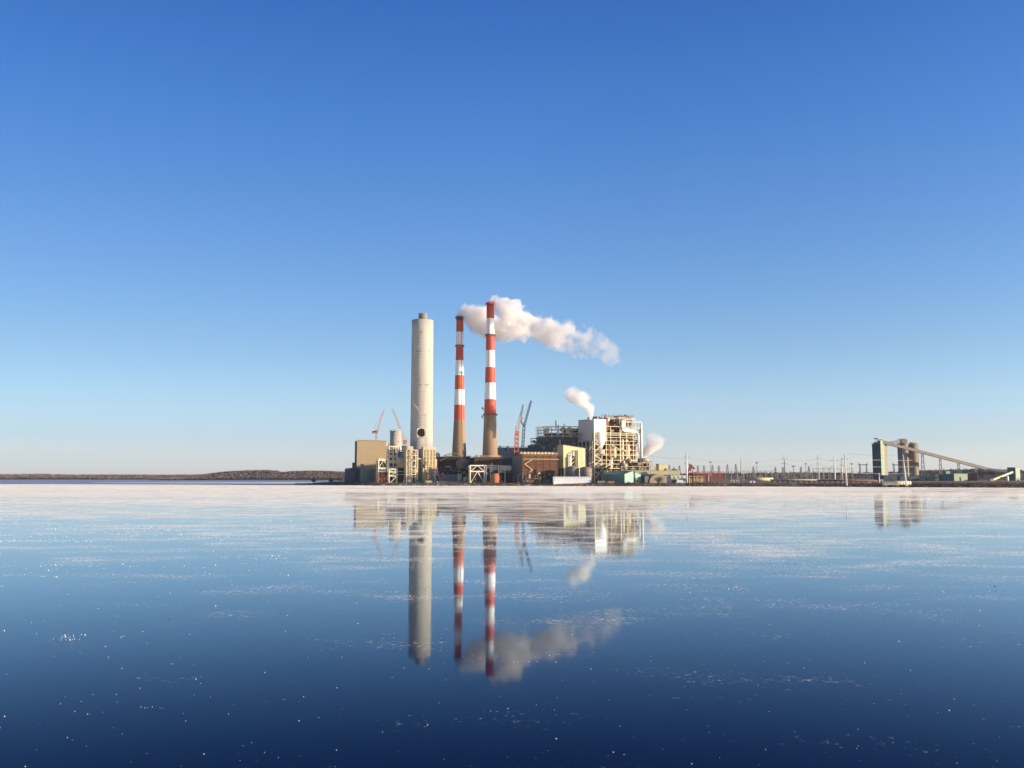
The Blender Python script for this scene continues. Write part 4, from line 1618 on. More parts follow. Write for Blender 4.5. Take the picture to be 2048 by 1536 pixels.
# low site buildings behind
for i, (p0, p1, y0, Y, mt, lab) in enumerate(((1336, 1372, 951, 900, 'white', 'low white site office row behind the first power pole'), (1378, 1408, 952, 905, 'yellow', 'low cream workshop behind the red steel rack'),
                                              (1343, 1358, 957, 872, 'yellow', 'small pale yellow cabin at the foot of the bank below the white offices'))):
    B = Bld(p0, Y, 3)
    root = thing('site_office', lab, 'building', B.loc())
    u1 = B.U(p1)
    B.mb().box(0, u1, 0, 5, 1.5, B.Z(y0)).build('wall', M[mt], root)
    B.mb().box(-.3, u1 + .3, -.3, 5.3, B.Z(y0), B.Z(y0) + .35).build('roof', M['lgrey'], root)
    for k in range(int(u1 / 4)):
        B.mb().box(1 + k * 4, 2.8 + k * 4, -.1, .2, B.Z(y0) - 2.2, B.Z(y0) - 1).build('window', M['glassdark'], root)

# ------------------------------------------------------------------ red steel rack and red hopper
B = Bld(1383, 885, 4)
root = thing('steel_rack', 'long red primer steel rack on many legs right of the first power pole', 'steel frame', B.loc())
pxs = [1387, 1394, 1401, 1409, 1416, 1424, 1431, 1438, 1445]
frame(root, B, pxs, [956, 951, 946.5], 0, 5, M['redsteel'], .6, [(i, 1, 'X') for i in (2, 4, 6)])
mb = B.mb()
mb.box(B.U(1384), B.U(1455), -.3, 5, B.Z(947), B.Z(945))
mb.build('top_deck', M['orangesteel'], root)
mb = B.mb()
rail(mb, [(B.U(1392), -.3, B.Z(945)), (B.U(1448), -.3, B.Z(945))], 1.1, 2.5, .2)
mb.build('handrail', M['redsteel'], root)
Y = 892
root = thing('red_hopper', 'dark red angular hopper head above the red steel rack', 'hopper', (Xp(1383, Y), Y, 2.6))
mb = MB()
q = [(1377, 942), (1380, 933), (1379, 928.5), (1383, 928), (1387, 933), (1391, 937), (1389, 938.5), (1384, 936), (1382, 941)]
mb.prism([(Xp(a, Y), Zp(b, Y)) for a, b in q], Y, Y + 4)
mb.build('hood', M['redsteel'], root)
for p in (1378, 1382, 1386):
    MB().bar((Xp(p, Y), Y + 2, 2), (Xp(p, Y), Y + 2, Zp(939, Y)), .6).build('leg', M['redsteel'], root)
MB().bar(pt(1377, 948, Y), pt(1394, 945, Y), 1.5).build('chute', M['redsteel'], root)


# ------------------------------------------------------------------ power poles and lines
def pole(label, px, base, top, Y, arms, r0=.75, lean=0, mat='galv', both=True):
    X = Xp(px, Y)
    root = thing('power_pole', label, 'power pole', (X, Y, 2.4), 'white steel power poles along the shore')
    zt = Zp(top, Y)
    MB().tube([(X, Y, 1), (X + lean * .5, Y, zt * .5), (X + lean, Y, zt)], [r0, r0 * .8, r0 * .5], 12).build('mast', M[mat], root, smooth=True)
    tips = []
    for py, half in arms:
        z = Zp(py, Y)
        f = z / zt
        xx = X + lean * f
        h = half * mpp(Y)
        mb = MB()
        mb.tube([(xx - h, Y, z + .4), (xx, Y, z), (xx + h, Y, z + .4)], [.2, .32, .2], 8)
        arm = mb.build('crossarm', M[mat], root)
        for sx in (-1, 1):
            mb = MB()
            mb.tube([(xx + sx * h, Y, z + .4), (xx + sx * h, Y, z - 1.0)], [.24, .16], 6)
            sub(mb, 'insulator', M['dgrey'], arm)
        tips.append((xx - h, xx + h, Y, z - 1.0))
    return tips


T1 = pole('tall white power pole nearest the plant, standing beside the red hopper', 1373.5, 962, 903, 872, [(914, 5), (927, 4)], 1.0)
T2 = pole('white power pole with two crossarms standing alone behind the long tan pipeline', 1569.5, 950, 908, 1000, [(917, 5.5), (927, 5.5)], .75)
T3 = pole('slim white power pole with two short crossarms left of the cluster of three', 1637.5, 950, 909, 990, [(917.5, 5), (927.5, 3.5)], .75)
T4 = pole('shorter white power pole with pale crossarms, leftmost of the cluster of three', 1669.5, 955, 912, 940, [(921.5, 6), (933.5, 6), (945, 8)], .85, mat='white')
T5 = pole('plain slim power pole in the middle of the cluster of three', 1684.5, 955, 916, 950, [(930, 3)], .7)
T6 = pole('tallest power pole of the cluster of three, with dark crossarms, nearest the shore', 1693, 968, 907, 806, [(918, 5), (931, 5)], .75, lean=-1.2)
T7 = pole('bare white power pole leaning left in front of the concrete silos', 1812, 970, 909, 790, [], .75, lean=-2.0)


def wire(label, p, q, sag, r, mat, grp='power lines strung between the white poles'):
    p, q = Vector(p), Vector(q)
    pts = []
    for k in range(17):
        t = k / 16
        c = p.lerp(q, t)
        c.z -= sag * 4 * t * (1 - t)
        pts.append(c)
    o = MB().tube(pts, r, 5).build('power_line', M[mat], loc=tuple(p))
    tag(o, label, 'power line', grp)


def tipp(t, i, side=1):
    return (t[i][side], t[i][2], t[i][3])


wire('upper dark wire from the tall first pole to the lone pole', tipp(T1, 0), tipp(T2, 0, 0), 3.5, .06, 'farsteel')
wire('lower dark wire from the tall first pole to the lone pole', tipp(T1, 1), tipp(T2, 1, 0), 3.5, .06, 'farsteel')
wire('upper dark wire from the lone pole to the slim pole on its right', tipp(T2, 0), tipp(T3, 0, 0), 1.5, .06, 'farsteel')
wire('lower dark wire from the lone pole to the slim pole on its right', tipp(T2, 1), tipp(T3, 1, 0), 1.5, .06, 'farsteel')
wire('upper dark wire from the slim pole to the cluster of three', tipp(T3, 0), tipp(T6, 0, 0), .8, .06, 'farsteel')
wire('lower dark wire from the slim pole to the cluster of three', tipp(T3, 1), tipp(T4, 1, 0), .8, .06, 'farsteel')
wire('dark wire climbing from the boiler house to the tall first pole', pt(1283, 908, 900), tipp(T1, 0, 0), 1.5, .06, 'farsteel')
Y = 800
wire('highest sunlit white wire crossing the dark silo tower', pt(1700, 917.5, Y), pt(1826, 920.5, Y), .6, .14, 'white')  # sunlight on the three silo wires put in as white
wire('middle sunlit white wire crossing the dark silo tower', pt(1692, 932, Y), pt(1828, 933.5, Y), .5, .14, 'white')
wire('lowest sunlit white wire crossing the dark silo tower', pt(1695, 945.5, Y), pt(1824, 947, Y), .5, .12, 'white')
wire('pale wire running left from the cluster of three poles across the substation', pt(1600, 945, 950), pt(1678, 945, 950), .3, .12, 'white')
wire('faint wire high on the dark silo tower', pt(1693, 907.5, 806), pt(1800, 909.5, 795), .8, .06, 'farsteel')

# ------------------------------------------------------------------ substation
# gantries, each a portal of two posts and a beam
proto = None
for i in range(22):
    px = 1458 + i * 11.5 + random.uniform(-2, 2)
    Y = random.uniform(1020, 1200)
    X = Xp(px, Y)
    if proto is None or i in (8, 15):
        hgt = (13, 9.5, 16)[(0 if i == 0 else 1 if i == 8 else 2)]
        proto = thing('substation_gantry', 'thin pale steel gantry in the substation right of the red rack', 'gantry', (X, Y, 3), 'substation gantries')
        for dx in (-4, 4):
            MB().bar((X + dx, Y, 2.5), (X + dx, Y, 3 + hgt), .34).build('post', M['tanpale'], proto)
        MB().bar((X - 4.6, Y, 3 + hgt - .8), (X + 4.6, Y, 3 + hgt - .8), .3).build('beam', M['tanpale'], proto)
        for dx in (-2.5, 0, 2.5):
            MB().tube([(X + dx, Y, 3 + hgt - 1), (X + dx, Y, 3 + hgt - 2.8)], .2, 6).build('insulator', M['dgrey'], proto)
        px0, X0, Y0 = px, X, Y
    else:
        c = copy_thing(proto, X - X0, Y - Y0)
for i, (px, w_, Y, mt, lab) in enumerate(((1465, 9, 960, 'tanpale', 'pale switch cabinet at the left end of the substation'), (1505, 10, 930, 'white', 'white site cabin below the tan pipeline'),
                                          (1762, 9, 1010, 'lgrey', 'grey control cabin beside the dark silo tower foot'), (1475, 7, 945, 'lgrey', 'grey transformer cabinet right of the red rack'))):
    X = Xp(px, Y)
    root = thing('cabin', lab, 'cabin', (X, Y, 2.6))
    MB().box(X - w_ / 2 * mpp(Y), X + w_ / 2 * mpp(Y), Y, Y + 3, 1.8, 5.8).build('wall', M[mt], root)
    MB().box(X - w_ / 2 * mpp(Y) - .3, X + w_ / 2 * mpp(Y) + .3, Y - .3, Y + 3.3, 5.8, 6.2).build('roof', M['dgrey'], root)
    MB().box(X - .5, X + .6, Y - .12, Y + .2, 2, 4.6).build('door', M['dgrey'], root)

# distant lattice pylons
pp = None
PY = [(1315, 924), (1339, 930), (1348, 934), (1359, 931), (1396, 931), (1408, 931), (1425, 930), (1438, 931), (1455, 929), (1472, 928), (1507, 933), (1551, 934), (1566, 934), (1602, 934), (1618, 933), (1760, 934)]
for i, (px, top) in enumerate(PY):
    Y = 1500
    X = Xp(px, Y)
    h = Zp(930, Y) - 4
    if pp is None:
        pp = thing('lattice_pylon', 'small dark lattice pylon standing far behind the substation', 'pylon', (X, Y, 4), 'distant pylons behind the substation')
        mb = MB()
        for sx in (-1, 1):
            for sy in (-1, 1):
                mb.bar((X + sx * 2.6, Y + sy * 2.6, 3), (X + sx * .4, Y + sy * .4, 4 + h), .45)
        for k in range(5):
            w0, w1 = 2.6 - 2.2 * k / 5, 2.6 - 2.2 * (k + 1) / 5
            z0, z1 = 4 + h * k / 5, 4 + h * (k + 1) / 5
            mb.bar((X - w0, Y - w0, z0), (X + w1, Y - w1, z1), .3)
            mb.bar((X + w0, Y - w0, z0), (X - w1, Y - w1, z1), .3)
        mb.build('tower', M['farsteel'], pp)
        mb = MB()
        for z, q in ((.78, 2.6), (.92, 1.8)):
            mb.bar((X - q, Y, 4 + h * z), (X + q, Y, 4 + h * z), .4)
        mb.build('crossarm', M['farsteel'], pp)
        Xa = X
    else:
        c = copy_thing(pp, X - Xa, 0)
        c.scale = (1, 1, (Zp(top, Y) - 4) / h)
for px, top, Y, lab in ((1421.5, 923.5, 1300, 'tall thin floodlight mast behind the red steel rack'), (1514, 925, 1300, 'tall thin floodlight mast behind the tan pipeline'), (1482, 917, 1250, 'very slim guyed mast between the two floodlight masts'),
                        (1587, 932, 1300, 'short floodlight mast right of the lone power pole'), (1612, 927, 1350, 'slim distant mast left of the slim power pole'), (1704, 927, 1200, 'floodlight mast right of the cluster of three poles')):
    X = Xp(px, Y)
    z = Zp(top, Y)
    root = thing('light_mast', lab, 'mast', (X, Y, 3), 'masts over the substation')
    MB().tube([(X, Y, 2), (X, Y, z)], [.5, .22], 8).build('shaft', M['farsteel'], root)
    MB().box(X - 1.6, X + 1.6, Y - .5, Y + .5, z - 1.2, z + .2).build('lamp_frame', M['farsteel'], root) if top > 920 else MB().tube([(X, Y, z), (X, Y, z + 2)], .15, 6).build('aerial', M['farsteel'], root)
for px, lab in ((1727, 'wide dark lattice pylon with raised arms left of the dark silo tower'), (1795, 'wide dark lattice pylon between the dark silo tower and the concrete silos')):
    Y = 1700
    X = Xp(px, Y)
    z = Zp(928, Y)
    root = thing('lattice_pylon', lab, 'pylon', (X, Y, 4), 'wide pylons by the silos')
    for sx in (-1, 1):
        MB().lattice((X + sx * 6, Y, 3), (X + sx * 6, Y, z), 1.6, 10, .4).build('leg', M['farsteel'], root)
        MB().bar((X + sx * 6, Y, z - 1), (X + sx * 9, Y, z + 3), .6).build('horn', M['farsteel'], root)
    MB().lattice((X - 9, Y, z - 1.5), (X + 9, Y, z - 1.5), 1.4, 10, .4).build('crossarm', M['farsteel'], root)

# ------------------------------------------------------------------ pipelines along the shore
Y = 900
root = thing('pipeline', 'long tan pipeline raised on short trestles above the bank', 'pipeline', (Xp(1495, Y), Y, 2.6))
MB().tube([pt(1494, 958, Y), pt(1546, 958.8, Y)], 1.6, 12).build('pipe_section', M['cream'], root, smooth=True)
Y = 870
MB().box(Xp(1542, Y), Xp(1752, Y), Y, Y + 2.5, Zp(961, Y) - .3, Zp(959, Y)).build('walkway', M['gallery'], root)
MB().tube([pt(1540, 959.5, 868), pt(1640, 960, 868)], .55, 10).build('thin_pipe', M['tanpale'], root, smooth=True)
MB().tube([pt(1634, 960.5, 866), pt(1755, 961.5, 860)], .6, 12).build('orange_pipe', M['rust'], root, smooth=True)
for k in range(20):
    px = 1544 + k * 10.5
    mb = MB()
    X = Xp(px, Y)
    mb.bar((X - .9, Y, .5), (X, Y, Zp(960, Y)), .5)
    mb.bar((X + .9, Y, .5), (X, Y, Zp(960, Y)), .5)
    mb.bar((X - 1.2, Y, Zp(962.5, Y)), (X + 1.2, Y, Zp(962.5, Y)), .4)
    mb.build('trestle', M['dbrown'], root)
# covered pipe / trailer row at the water's edge
B = Bld(1767, 792, 2, 1.8)
root = thing('barge_trailer', 'long cream panelled pipe section lying on the shore below the silos', 'pipe section', B.loc())
u1 = B.U(1822)
B.mb().tube([(0, 1.6, B.Z(966)), (u1, 1.6, B.Z(966))], 1.75, 16).build('shell', M['cream'], root, smooth=True)
for k in range(9):
    x = u1 * (k + .5) / 9
    B.mb().tube([(x - .15, 1.6, B.Z(966)), (x + .15, 1.6, B.Z(966))], 1.85, 16).build('flange', M['tanpale'], root)
for k in (0.1, .5, .9):
    B.mb().box(u1 * k - .6, u1 * k + .6, .4, 2.8, .8, B.Z(966) - 1.2).build('saddle', M['grey'], root)

# ------------------------------------------------------------------ silos on the right
Y = 1250
ZG = 4.5
B = Bld(1763, Y, 42, ZG)
root = thing('silo_tower', 'tall square silo tower, near black on its left side and pale green on its right', 'tower', B.loc())
um, dm = B.U(1776), B.V(1746)
zt = B.Z(887.5)
B.mb().box(.15, um, .15, dm, 2, zt).build('wall', M['navy'], root)  # shade on the left side put in as dark blue
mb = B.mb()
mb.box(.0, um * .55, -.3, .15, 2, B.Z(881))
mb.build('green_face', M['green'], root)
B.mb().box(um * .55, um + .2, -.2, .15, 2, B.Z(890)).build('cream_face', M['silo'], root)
B.mb().box(0, um * .6, 0, dm * .3, zt, B.Z(881)).build('lift_head', M['dgreen'], root)
mb = B.mb()
for k in range(4):
    mb.bar((um * (.1 + .25 * k), dm * .6, zt), (um * (.1 + .25 * k), dm * .6, B.Z(878)), .5)
    mb.bar((um * (.1 + .25 * k), dm * .35, zt), (um * (.1 + .25 * k), dm * .35, B.Z(878)), .5)
mb.build('head_frame', M['tanpale'], root)
B.mb().box(-1, um, dm * .25, dm * .7, B.Z(878), B.Z(876)).build('head_roof', M['grey'], root)
B.mb().box(0, um * .8, dm * .3, dm * .75, zt, B.Z(884)).build('head_house', M['dgrey'], root)
mb = B.mb()
rail(mb, [(0, 0, zt), (0, dm, zt), (um, dm, zt)], 1.4, 4, .25)
mb.build('roof_rail', M['dgrey'], root)

for pc, Yc, wl, t, lab in ((1808, 1295, 20.5, 889, 'tan concrete silo with a cluttered top platform, left of the pair'), (1828, 1318, 19, 890, 'tan concrete silo with a curved shadow, right of the pair')):
    X = Xp(pc, Yc)
    r = wl * mpp(Yc) / 2
    zt = Zp(t, Yc)
    root = thing('silo', lab, 'silo', (X, Yc, ZG))
    MB().lathe(X, Yc, [(r, 2), (r, zt), (r + .5, zt), (r + .5, zt + 1.2), (r - 1, zt + 1.3)], 36).build('shell', M['silo'], root, smooth=False)
    mb = MB()
    rail(mb, [(X + r * math.cos(t_ * .3927), Yc + r * math.sin(t_ * .3927), zt + 1.2) for t_ in range(17)], 1.4, 4, .25)
    mb.build('rim_rail', M['tanpale'], root)
    if pc == 1808:
        mb = MB()
        mb.box(X - 3, X + 5, Yc - 4, Yc + 2, zt + 1.3, Zp(879, Yc))
        mb.build('head_house', M['silo'], root)
        mb = MB()
        mb.box(X - 8, X + 2, Yc - 5, Yc - 1, Zp(878.8, Yc), Zp(878.8, Yc) + .7)
        mb.build('hoist_beam', M['dgreen'], root)
        for dx in (-6, -2, 2, 5):
            MB().bar((X + dx, Yc - 3, zt), (X + dx, Yc - 3, Zp(879, Yc)), .5).build('post', M['tanpale'], root)
    else:
        MB().box(X - 3, X + 3, Yc - 3, Yc + 3, zt + 1.2, zt + 4).build('roof_cabin', M['tanpale'], root)
        MB().box(X - 5, X + 1, Yc - 3.5, Yc - 1.5, Zp(886.5, Yc), Zp(886.5, Yc) + .5).build('hoist_beam', M['tanpale'], root)
    mb = MB()
    mb.bar((X - r * .3, Yc - r * .97, 3), (X - r * .3, Yc - r * .97, zt), .5)
    mb.bar((X + r * .8, Yc - r * .65, 3), (X + r * .8, Yc - r * .65, zt), .4)
    mb.build('ladder', M['rust'], root)
# bridge between the tower and the silos
Y = 1270
root = thing('link_bridge', 'thin cream walkway bridge from the green tower to the left concrete silo', 'bridge', (Xp(1790, Y), Y, Zp(884, Y)))
p, q = Vector(pt(1776, 888, Y)), Vector(pt(1801, 883, Y))
MB().bar(p, q, 2.2, .5).build('deck', M['tanpale'], root)
MB().lattice(p + Vector((0, 0, 1.2)), q + Vector((0, 0, 1.2)), 2.4, 8, .5).build('truss', M['tanpale'], root)

# inclined conveyor
Y = 1256
root = thing('conveyor', 'long brown inclined conveyor gallery sloping down right from the silos', 'conveyor', (Xp(1940, Y), Y, ZG))
p, q = Vector(pt(1764, 884, Y)), Vector(pt(1972, 937.5, Y + 70))
gal = MB().bar(p, q, 3.6, 3.6).build('gallery', M['gallery'], root)
mb = MB()
d = (q - p)
for k in range(40):
    c = p + d * (k + .5) / 40
    mb.box(c.x - .9, c.x + .9, c.y - 1.9, c.y - 1.7, c.z - .2, c.z + .8)
sub(mb, 'window_strip', M['dgrey'], gal)
mb = MB()
mb.bar(p + Vector((0, -.1, 1.9)), q + Vector((0, -.1, 1.9)), 4.1, .3)
mb.build('roof', M['gallery'], root)
MB().bar(q, Vector(pt(2018, 944, Y + 70)), 3.2, 3.0).build('lower_gallery', M['gallery'], root)
for px, w_ in ((1805, 3.0), (1842, 3.0), (1877.5, 2.6), (1914.5, 2.6), (1951, 2.0)):
    f = (px - 1764) / (1972 - 1764)
    c = p + d * f
    mb = MB()
    for sx in (-1, 1):
        mb.bar((c.x + sx * w_ * .9, c.y, 3), (c.x + sx * w_ * .45, c.y, c.z - 1.7), .65)
    n_ = max(2, int(c.z / 7))
    for k in range(n_):
        z0, z1 = 3 + (c.z - 5) * k / n_, 3 + (c.z - 5) * (k + 1) / n_
        e0 = w_ * (.9 - .45 * k / n_)
        e1 = w_ * (.9 - .45 * (k + 1) / n_)
        mb.bar((c.x - e0, c.y, z0), (c.x + e1, c.y, z1), .4)
        mb.bar((c.x + e0, c.y, z0), (c.x - e1, c.y, z1), .4)
    mb.build('trestle', M['gallery'] if px < 1870 else M['silo'], root)

# low buildings on the right
for p0, p1, y0, Y, a, mt, pl, lab in ((1838, 1870, 951, 1150, 2, 'green', 1838, 'pale green long low building below the conveyor trestles'),
                                      (1908, 1935, 948, 1120, 14, 'green', 1877, 'pale green box building with a dark teal left side below the conveyor'),
                                      (1800, 1838, 953, 1140, 2, 'navy', 1800, 'dark blue low building at the foot of the concrete silos'),
                                      (1768, 1797, 951, 1170, 2, 'navy', 1768, 'dark blue low building between green tower and concrete silos'),
                                      (1937, 1955, 945.5, 1150, 3, 'maroon', 1937, 'dark maroon shed right of the pale green box building')):
    B = Bld(p0, Y, a, 3.5)
    root = thing('industrial_building', lab, 'building', B.loc())
    u1 = B.U(p1)
    d_ = 8 if pl == p0 else B.V(pl)
    d_ = min(d_, 60)
    B.mb().box(0, u1, 0, d_, 1.8, B.Z(y0)).build('wall', M[mt], root)
    B.mb().box(-.3, u1 + .3, -.3, d_ + .3, B.Z(y0), B.Z(y0) + .4).build('roof', M['dgrey'] if mt != 'green' else M['tealpale'], root)
    B.mb().box(u1 * .4, u1 * .5, -.12, .2, 2, 2 + (B.Z(y0) - 2) * .6).build('door', M['dark'], root)
    if pl != p0:
        B.mb().box(-.15, .2, 1, d_ - 1, 1.9, B.Z(y0) - .5).build('side_wall', M['dgreen'], root)
        B.mb().box(2, 8, d_ * .6, d_ * .6 + 6, B.Z(y0), B.Z(y0) + 3.5).build('roof_house', M['dgreen'], root)
B = Bld(2031, 1130, 30, 3.5)
root = thing('transfer_house', 'green transfer house, dark on the left side, at the right end', 'building', B.loc())
um, dm = B.U(2040), B.V(2015)
B.mb().box(0, um, 0, dm, 1.8, B.Z(935.5)).build('wall', M['dgreen'], root)  # darker green puts shade into the left side
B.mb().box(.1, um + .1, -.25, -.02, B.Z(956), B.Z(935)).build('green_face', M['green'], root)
B.mb().box(-.3, um + .3, -.4, dm + .3, B.Z(935.5), B.Z(935.5) + .5).build('roof', M['dgreen'], root)
B.mb().box(um * .3, um * .7, -.4, -.2, 2, 5).build('door', M['dark'], root)
root = thing('incline_conveyor', 'short sunlit yellow conveyor climbing right to the green transfer house', 'conveyor', (Xp(1985, 1100), 1100, 3))
p, q = Vector(pt(1983, 960, 1100)), Vector(pt(2024, 944, 1120))
MB().bar(p, q, 3, 2.2).build('gallery', M['creamy'], root)
for f in (.45, .8):
    c = p.lerp(q, f)
    MB().bar((c.x, c.y, 2), (c.x, c.y, c.z), .7).build('trestle', M['rust'], root)
MB().box(p.x - 2.5, p.x + 2, p.y - 2, p.y + 2, 1.8, p.z + 1.2).build('tail_box', M['tanpale'], root)
X, Y = Xp(2014, 1105), 1105
root = thing('upright_tank', 'small white upright tank under the short yellow conveyor', 'tank', (X, Y, 3))
MB().lathe(X, Y, [(1.7, 1.8), (1.7, Zp(953, Y)), (.5, Zp(951.5, Y))], 16).build('shell', M['white'], root, smooth=True)
MB().bar((X + 1.6, Y - 1, 2), (X + 1.6, Y - 1, Zp(952, Y)), .3).build('ladder', M['dgrey'], root)
# coal pile
mb = MB()
cx, cy = Xp(1985, 1350), 1350
nx, ny = 40, 14
vs, fs = [], []
for i in range(nx + 1):
    for j in range(ny + 1):
        a, b = i / nx * 2 - 1, j / ny * 2 - 1
        h = max(0, (1 - abs(a) ** 2.2)) * max(0, (1 - abs(b) ** 1.6))
        vs.append((cx + a * 62, cy + b * 40, 2 + 15.5 * h ** .8 * (1 + .12 * noise.noise(Vector((a * 5, b * 4, 0)))) + .4 * noise.noise(Vector((a * 20, b * 20, 5)))))
for i in range(nx):
    for j in range(ny):
        fs.append((i * (ny + 1) + j, (i + 1) * (ny + 1) + j, (i + 1) * (ny + 1) + j + 1, i * (ny + 1) + j + 1))
mb.add(vs, fs)
tag(mb.build('coal_pile', M['coal'], loc=(cx, cy, 2)), 'long dark coal heap behind the right hand buildings', 'coal pile')


# ------------------------------------------------------------------ small things on the bank
def container(label, px, Y, L_, mt, a=0, z0=None, h=2.7):
    X = Xp(px, Y)
    z0 = z0 if z0 is not None else 2.0
    root = thing('shipping_container', label, 'container', (X, Y, z0))
    o = (X, Y, 0)
    mb = MB(o, R(a))
    k = int(L_ / .6)
    for i in range(k):
        x0 = -L_ / 2 + L_ * i / k
        mb.box(x0, x0 + L_ / k * .6, -.05, 2.45, z0 + .15, z0 + h - .15)
        mb.box(x0 + L_ / k * .6, x0 + L_ / k, .05, 2.35, z0 + .15, z0 + h - .15)
    mb.build('body', M[mt], root)
    mb = MB(o, R(a))
    for z in (z0, z0 + h - .15):
        mb.box(-L_ / 2 - .05, L_ / 2 + .05, -.1, 2.5, z, z + .15)
    mb.build('frame_rail', M['dgrey'], root)
    mb = MB(o, R(a))
    mb.box(L_ / 2 + .01, L_ / 2 + .09, .1, 2.3, z0 + .2, z0 + h - .2)
    mb.build('door', M[mt], root)


container('orange container on the bank below the white portal frame', 787, 950, 5, 'orangesteel', h=3.2)
container('small blue container beside the orange one below the white frames', 777, 951, 3.5, 'teal', h=2.6)
container('orange container on the shore left of the teal shed', 1222, 880, 6, 'craneorange', h=2.8)
container('tan container beside the end of the white round roofed shed', 1203, 885, 8, 'tanpale', h=3)
container('rusty open container on the bank below the slatted cooling tower', 1052, 905, 6, 'rust', h=2.4)
container('second rusty container on the bank, right of the retaining wall end', 1003, 915, 5, 'orangesteel', h=2.4)
container('dark olive container on the bank behind the left end of the white shed', 1083, 915, 16, 'olive', h=4.5)


def truck(label, px, Y, mt, big=False, z0=2.3):
    X = Xp(px, Y)
    root = thing('pickup_truck' if not big else 'box_truck', label, 'truck', (X, Y, z0))
    L_ = 8 if big else 5.4
    mb = MB()
    if big:
        mb.box(X - L_ / 2, X + L_ / 2 - 2.3, Y, Y + 2.4, z0 + .9, z0 + 3.5)
    else:
        mb.box(X - L_ / 2, X + .2, Y, Y + 1.9, z0 + .5, z0 + 1.15)
    mb.build('bed', M[mt], root)
    mb = MB()
    x0 = X + L_ / 2 - 2.2 if big else X + .2
    mb.prism([(x0, z0 + .5), (X + L_ / 2, z0 + .5), (X + L_ / 2, z0 + 1.2), (X + L_ / 2 - .7, z0 + 1.3), (X + L_ / 2 - 1.1, z0 + (2.6 if big else 1.95)), (x0, z0 + (2.6 if big else 1.95))], Y, Y + 1.9)
    cabin = mb.build('cab', M[mt], root)
    mb = MB()
    mb.box(x0 + .3, X + L_ / 2 - 1.1, Y - .03, Y + .1, z0 + 1.3, z0 + 1.8)
    sub(mb, 'window', M['glassdark'], cabin)
    for dx in (-L_ / 2 + 1, L_ / 2 - 1):
        for dy in (.1, 1.7):
            MB().tube([(X + dx, Y + dy - .12, z0 + .45), (X + dx, Y + dy + .15, z0 + .45)], .45, 12).build('wheel', M['rubber'], root)


truck('white box truck parked at the foot of the scaffolded tower', 814.5, 938, 'white', True)
truck('white pickup truck parked below the chimney plinth', 836, 936, 'white')
truck('dark pickup truck on the bank before the chimney plinth', 847, 935, 'navy')
truck('white pickup truck on the bank before the dark pump house', 1040, 912, 'white')
truck('white box truck standing among the brush below the red rack', 1362, 868, 'white', True)
truck('silver pickup truck parked behind the brush near the silos', 1738, 842, 'galv')
# orange boom lift
X, Y = Xp(880, 932), 932
root = thing('boom_lift', 'orange articulated boom lift reaching up beside the chimney plinth', 'boom lift', (X, Y, 2.6))
MB().box(X - 2, X + 3, Y - 1, Y + 1, 3, 4.4).build('chassis', M['craneorange'], root)
MB().bar((X, Y, 4.2), pt(874, 936, Y), 1.1).build('lower_boom', M['craneorange'], root)
MB().bar(pt(874, 936, Y), pt(868, 934, Y), .8).build('upper_boom', M['craneorange'], root)
MB().bar((X, Y, 4.0), pt(891, 951, Y), .7).build('outrigger_arm', M['craneorange'], root)
for dx in (-1.4, 2.4):
    MB().tube([(X + dx, Y - 1.1, 3.0), (X + dx, Y + 1.1, 3.0)], .6, 12).build('wheel', M['rubber'], root)
# light standards by the plinth
for px, Y, lab in ((869.5, 930, 'white lamp post standing before the chimney plinth'), (1036, 910, 'white bent lamp post below the pump house'), (1417, 870, 'white lamp post before the red steel rack')):
    X = Xp(px, Y)
    root = thing('lamp_post', lab, 'lamp post', (X, Y, 2.4))
    MB().tube([(X, Y, 1.5), (X, Y, 10.5), (X + .8, Y, 11.2), (X + 2, Y, 11.2)], .22, 8).build('post', M['galv'], root)
    MB().box(X + 1.6, X + 2.8, Y - .3, Y + .3, 10.9, 11.25).build('lamp_head', M['white'], root)
# orange beacon post near the silo tower
X, Y = Xp(1758, 835), 835
root = thing('marker_post', 'orange topped marker post in front of the dark silo tower', 'post', (X, Y, 2.4))
MB().tube([(X, Y, 1.5), (X, Y, Zp(954, Y))], .5, 10).build('post', M['white'], root)
MB().tube([(X, Y, Zp(954, Y)), (X, Y, Zp(946, Y))], .75, 10).build('orange_drum', M['craneorange'], root)


# bare trees and shrubs
def bare_tree(label, px, Y, h, r, seed, grp=None):
    rnd = random.Random(seed)
    X = Xp(px, Y)
    root = thing('bare_tree', label, 'tree', (X, Y, 2.2), grp)
    MB().tube([(X, Y, 1), (X + .2, Y, 1 + h * .35), (X, Y, 1 + h * .6)], [.3, .22, .1], 7).build('trunk', M['bark'], root)
    mb = MB()
    for k in range(46):
        a = rnd.random() * 6.283
        z0 = 1 + h * rnd.uniform(.12, .55)
        e = r * rnd.uniform(.4, 1)
        q = (X + e * math.cos(a), Y + e * math.sin(a), 1 + h * rnd.uniform(.5, 1) * (1.05 - .4 * e / r))
        mid = ((X + q[0]) / 2, (Y + q[1]) / 2, (z0 + q[2]) / 2 + .3)
        mb.tube([(X, Y, z0), mid, q], [.12, .08, .03], 4)
        for j in range(4):
            mb.bar(mid, (mid[0] + rnd.uniform(-1, 1) * r * .5, mid[1] + rnd.uniform(-1, 1), mid[2] + rnd.uniform(.3, 1) * h * .3), .06)
    mb.build('crown', M['bark'], root)


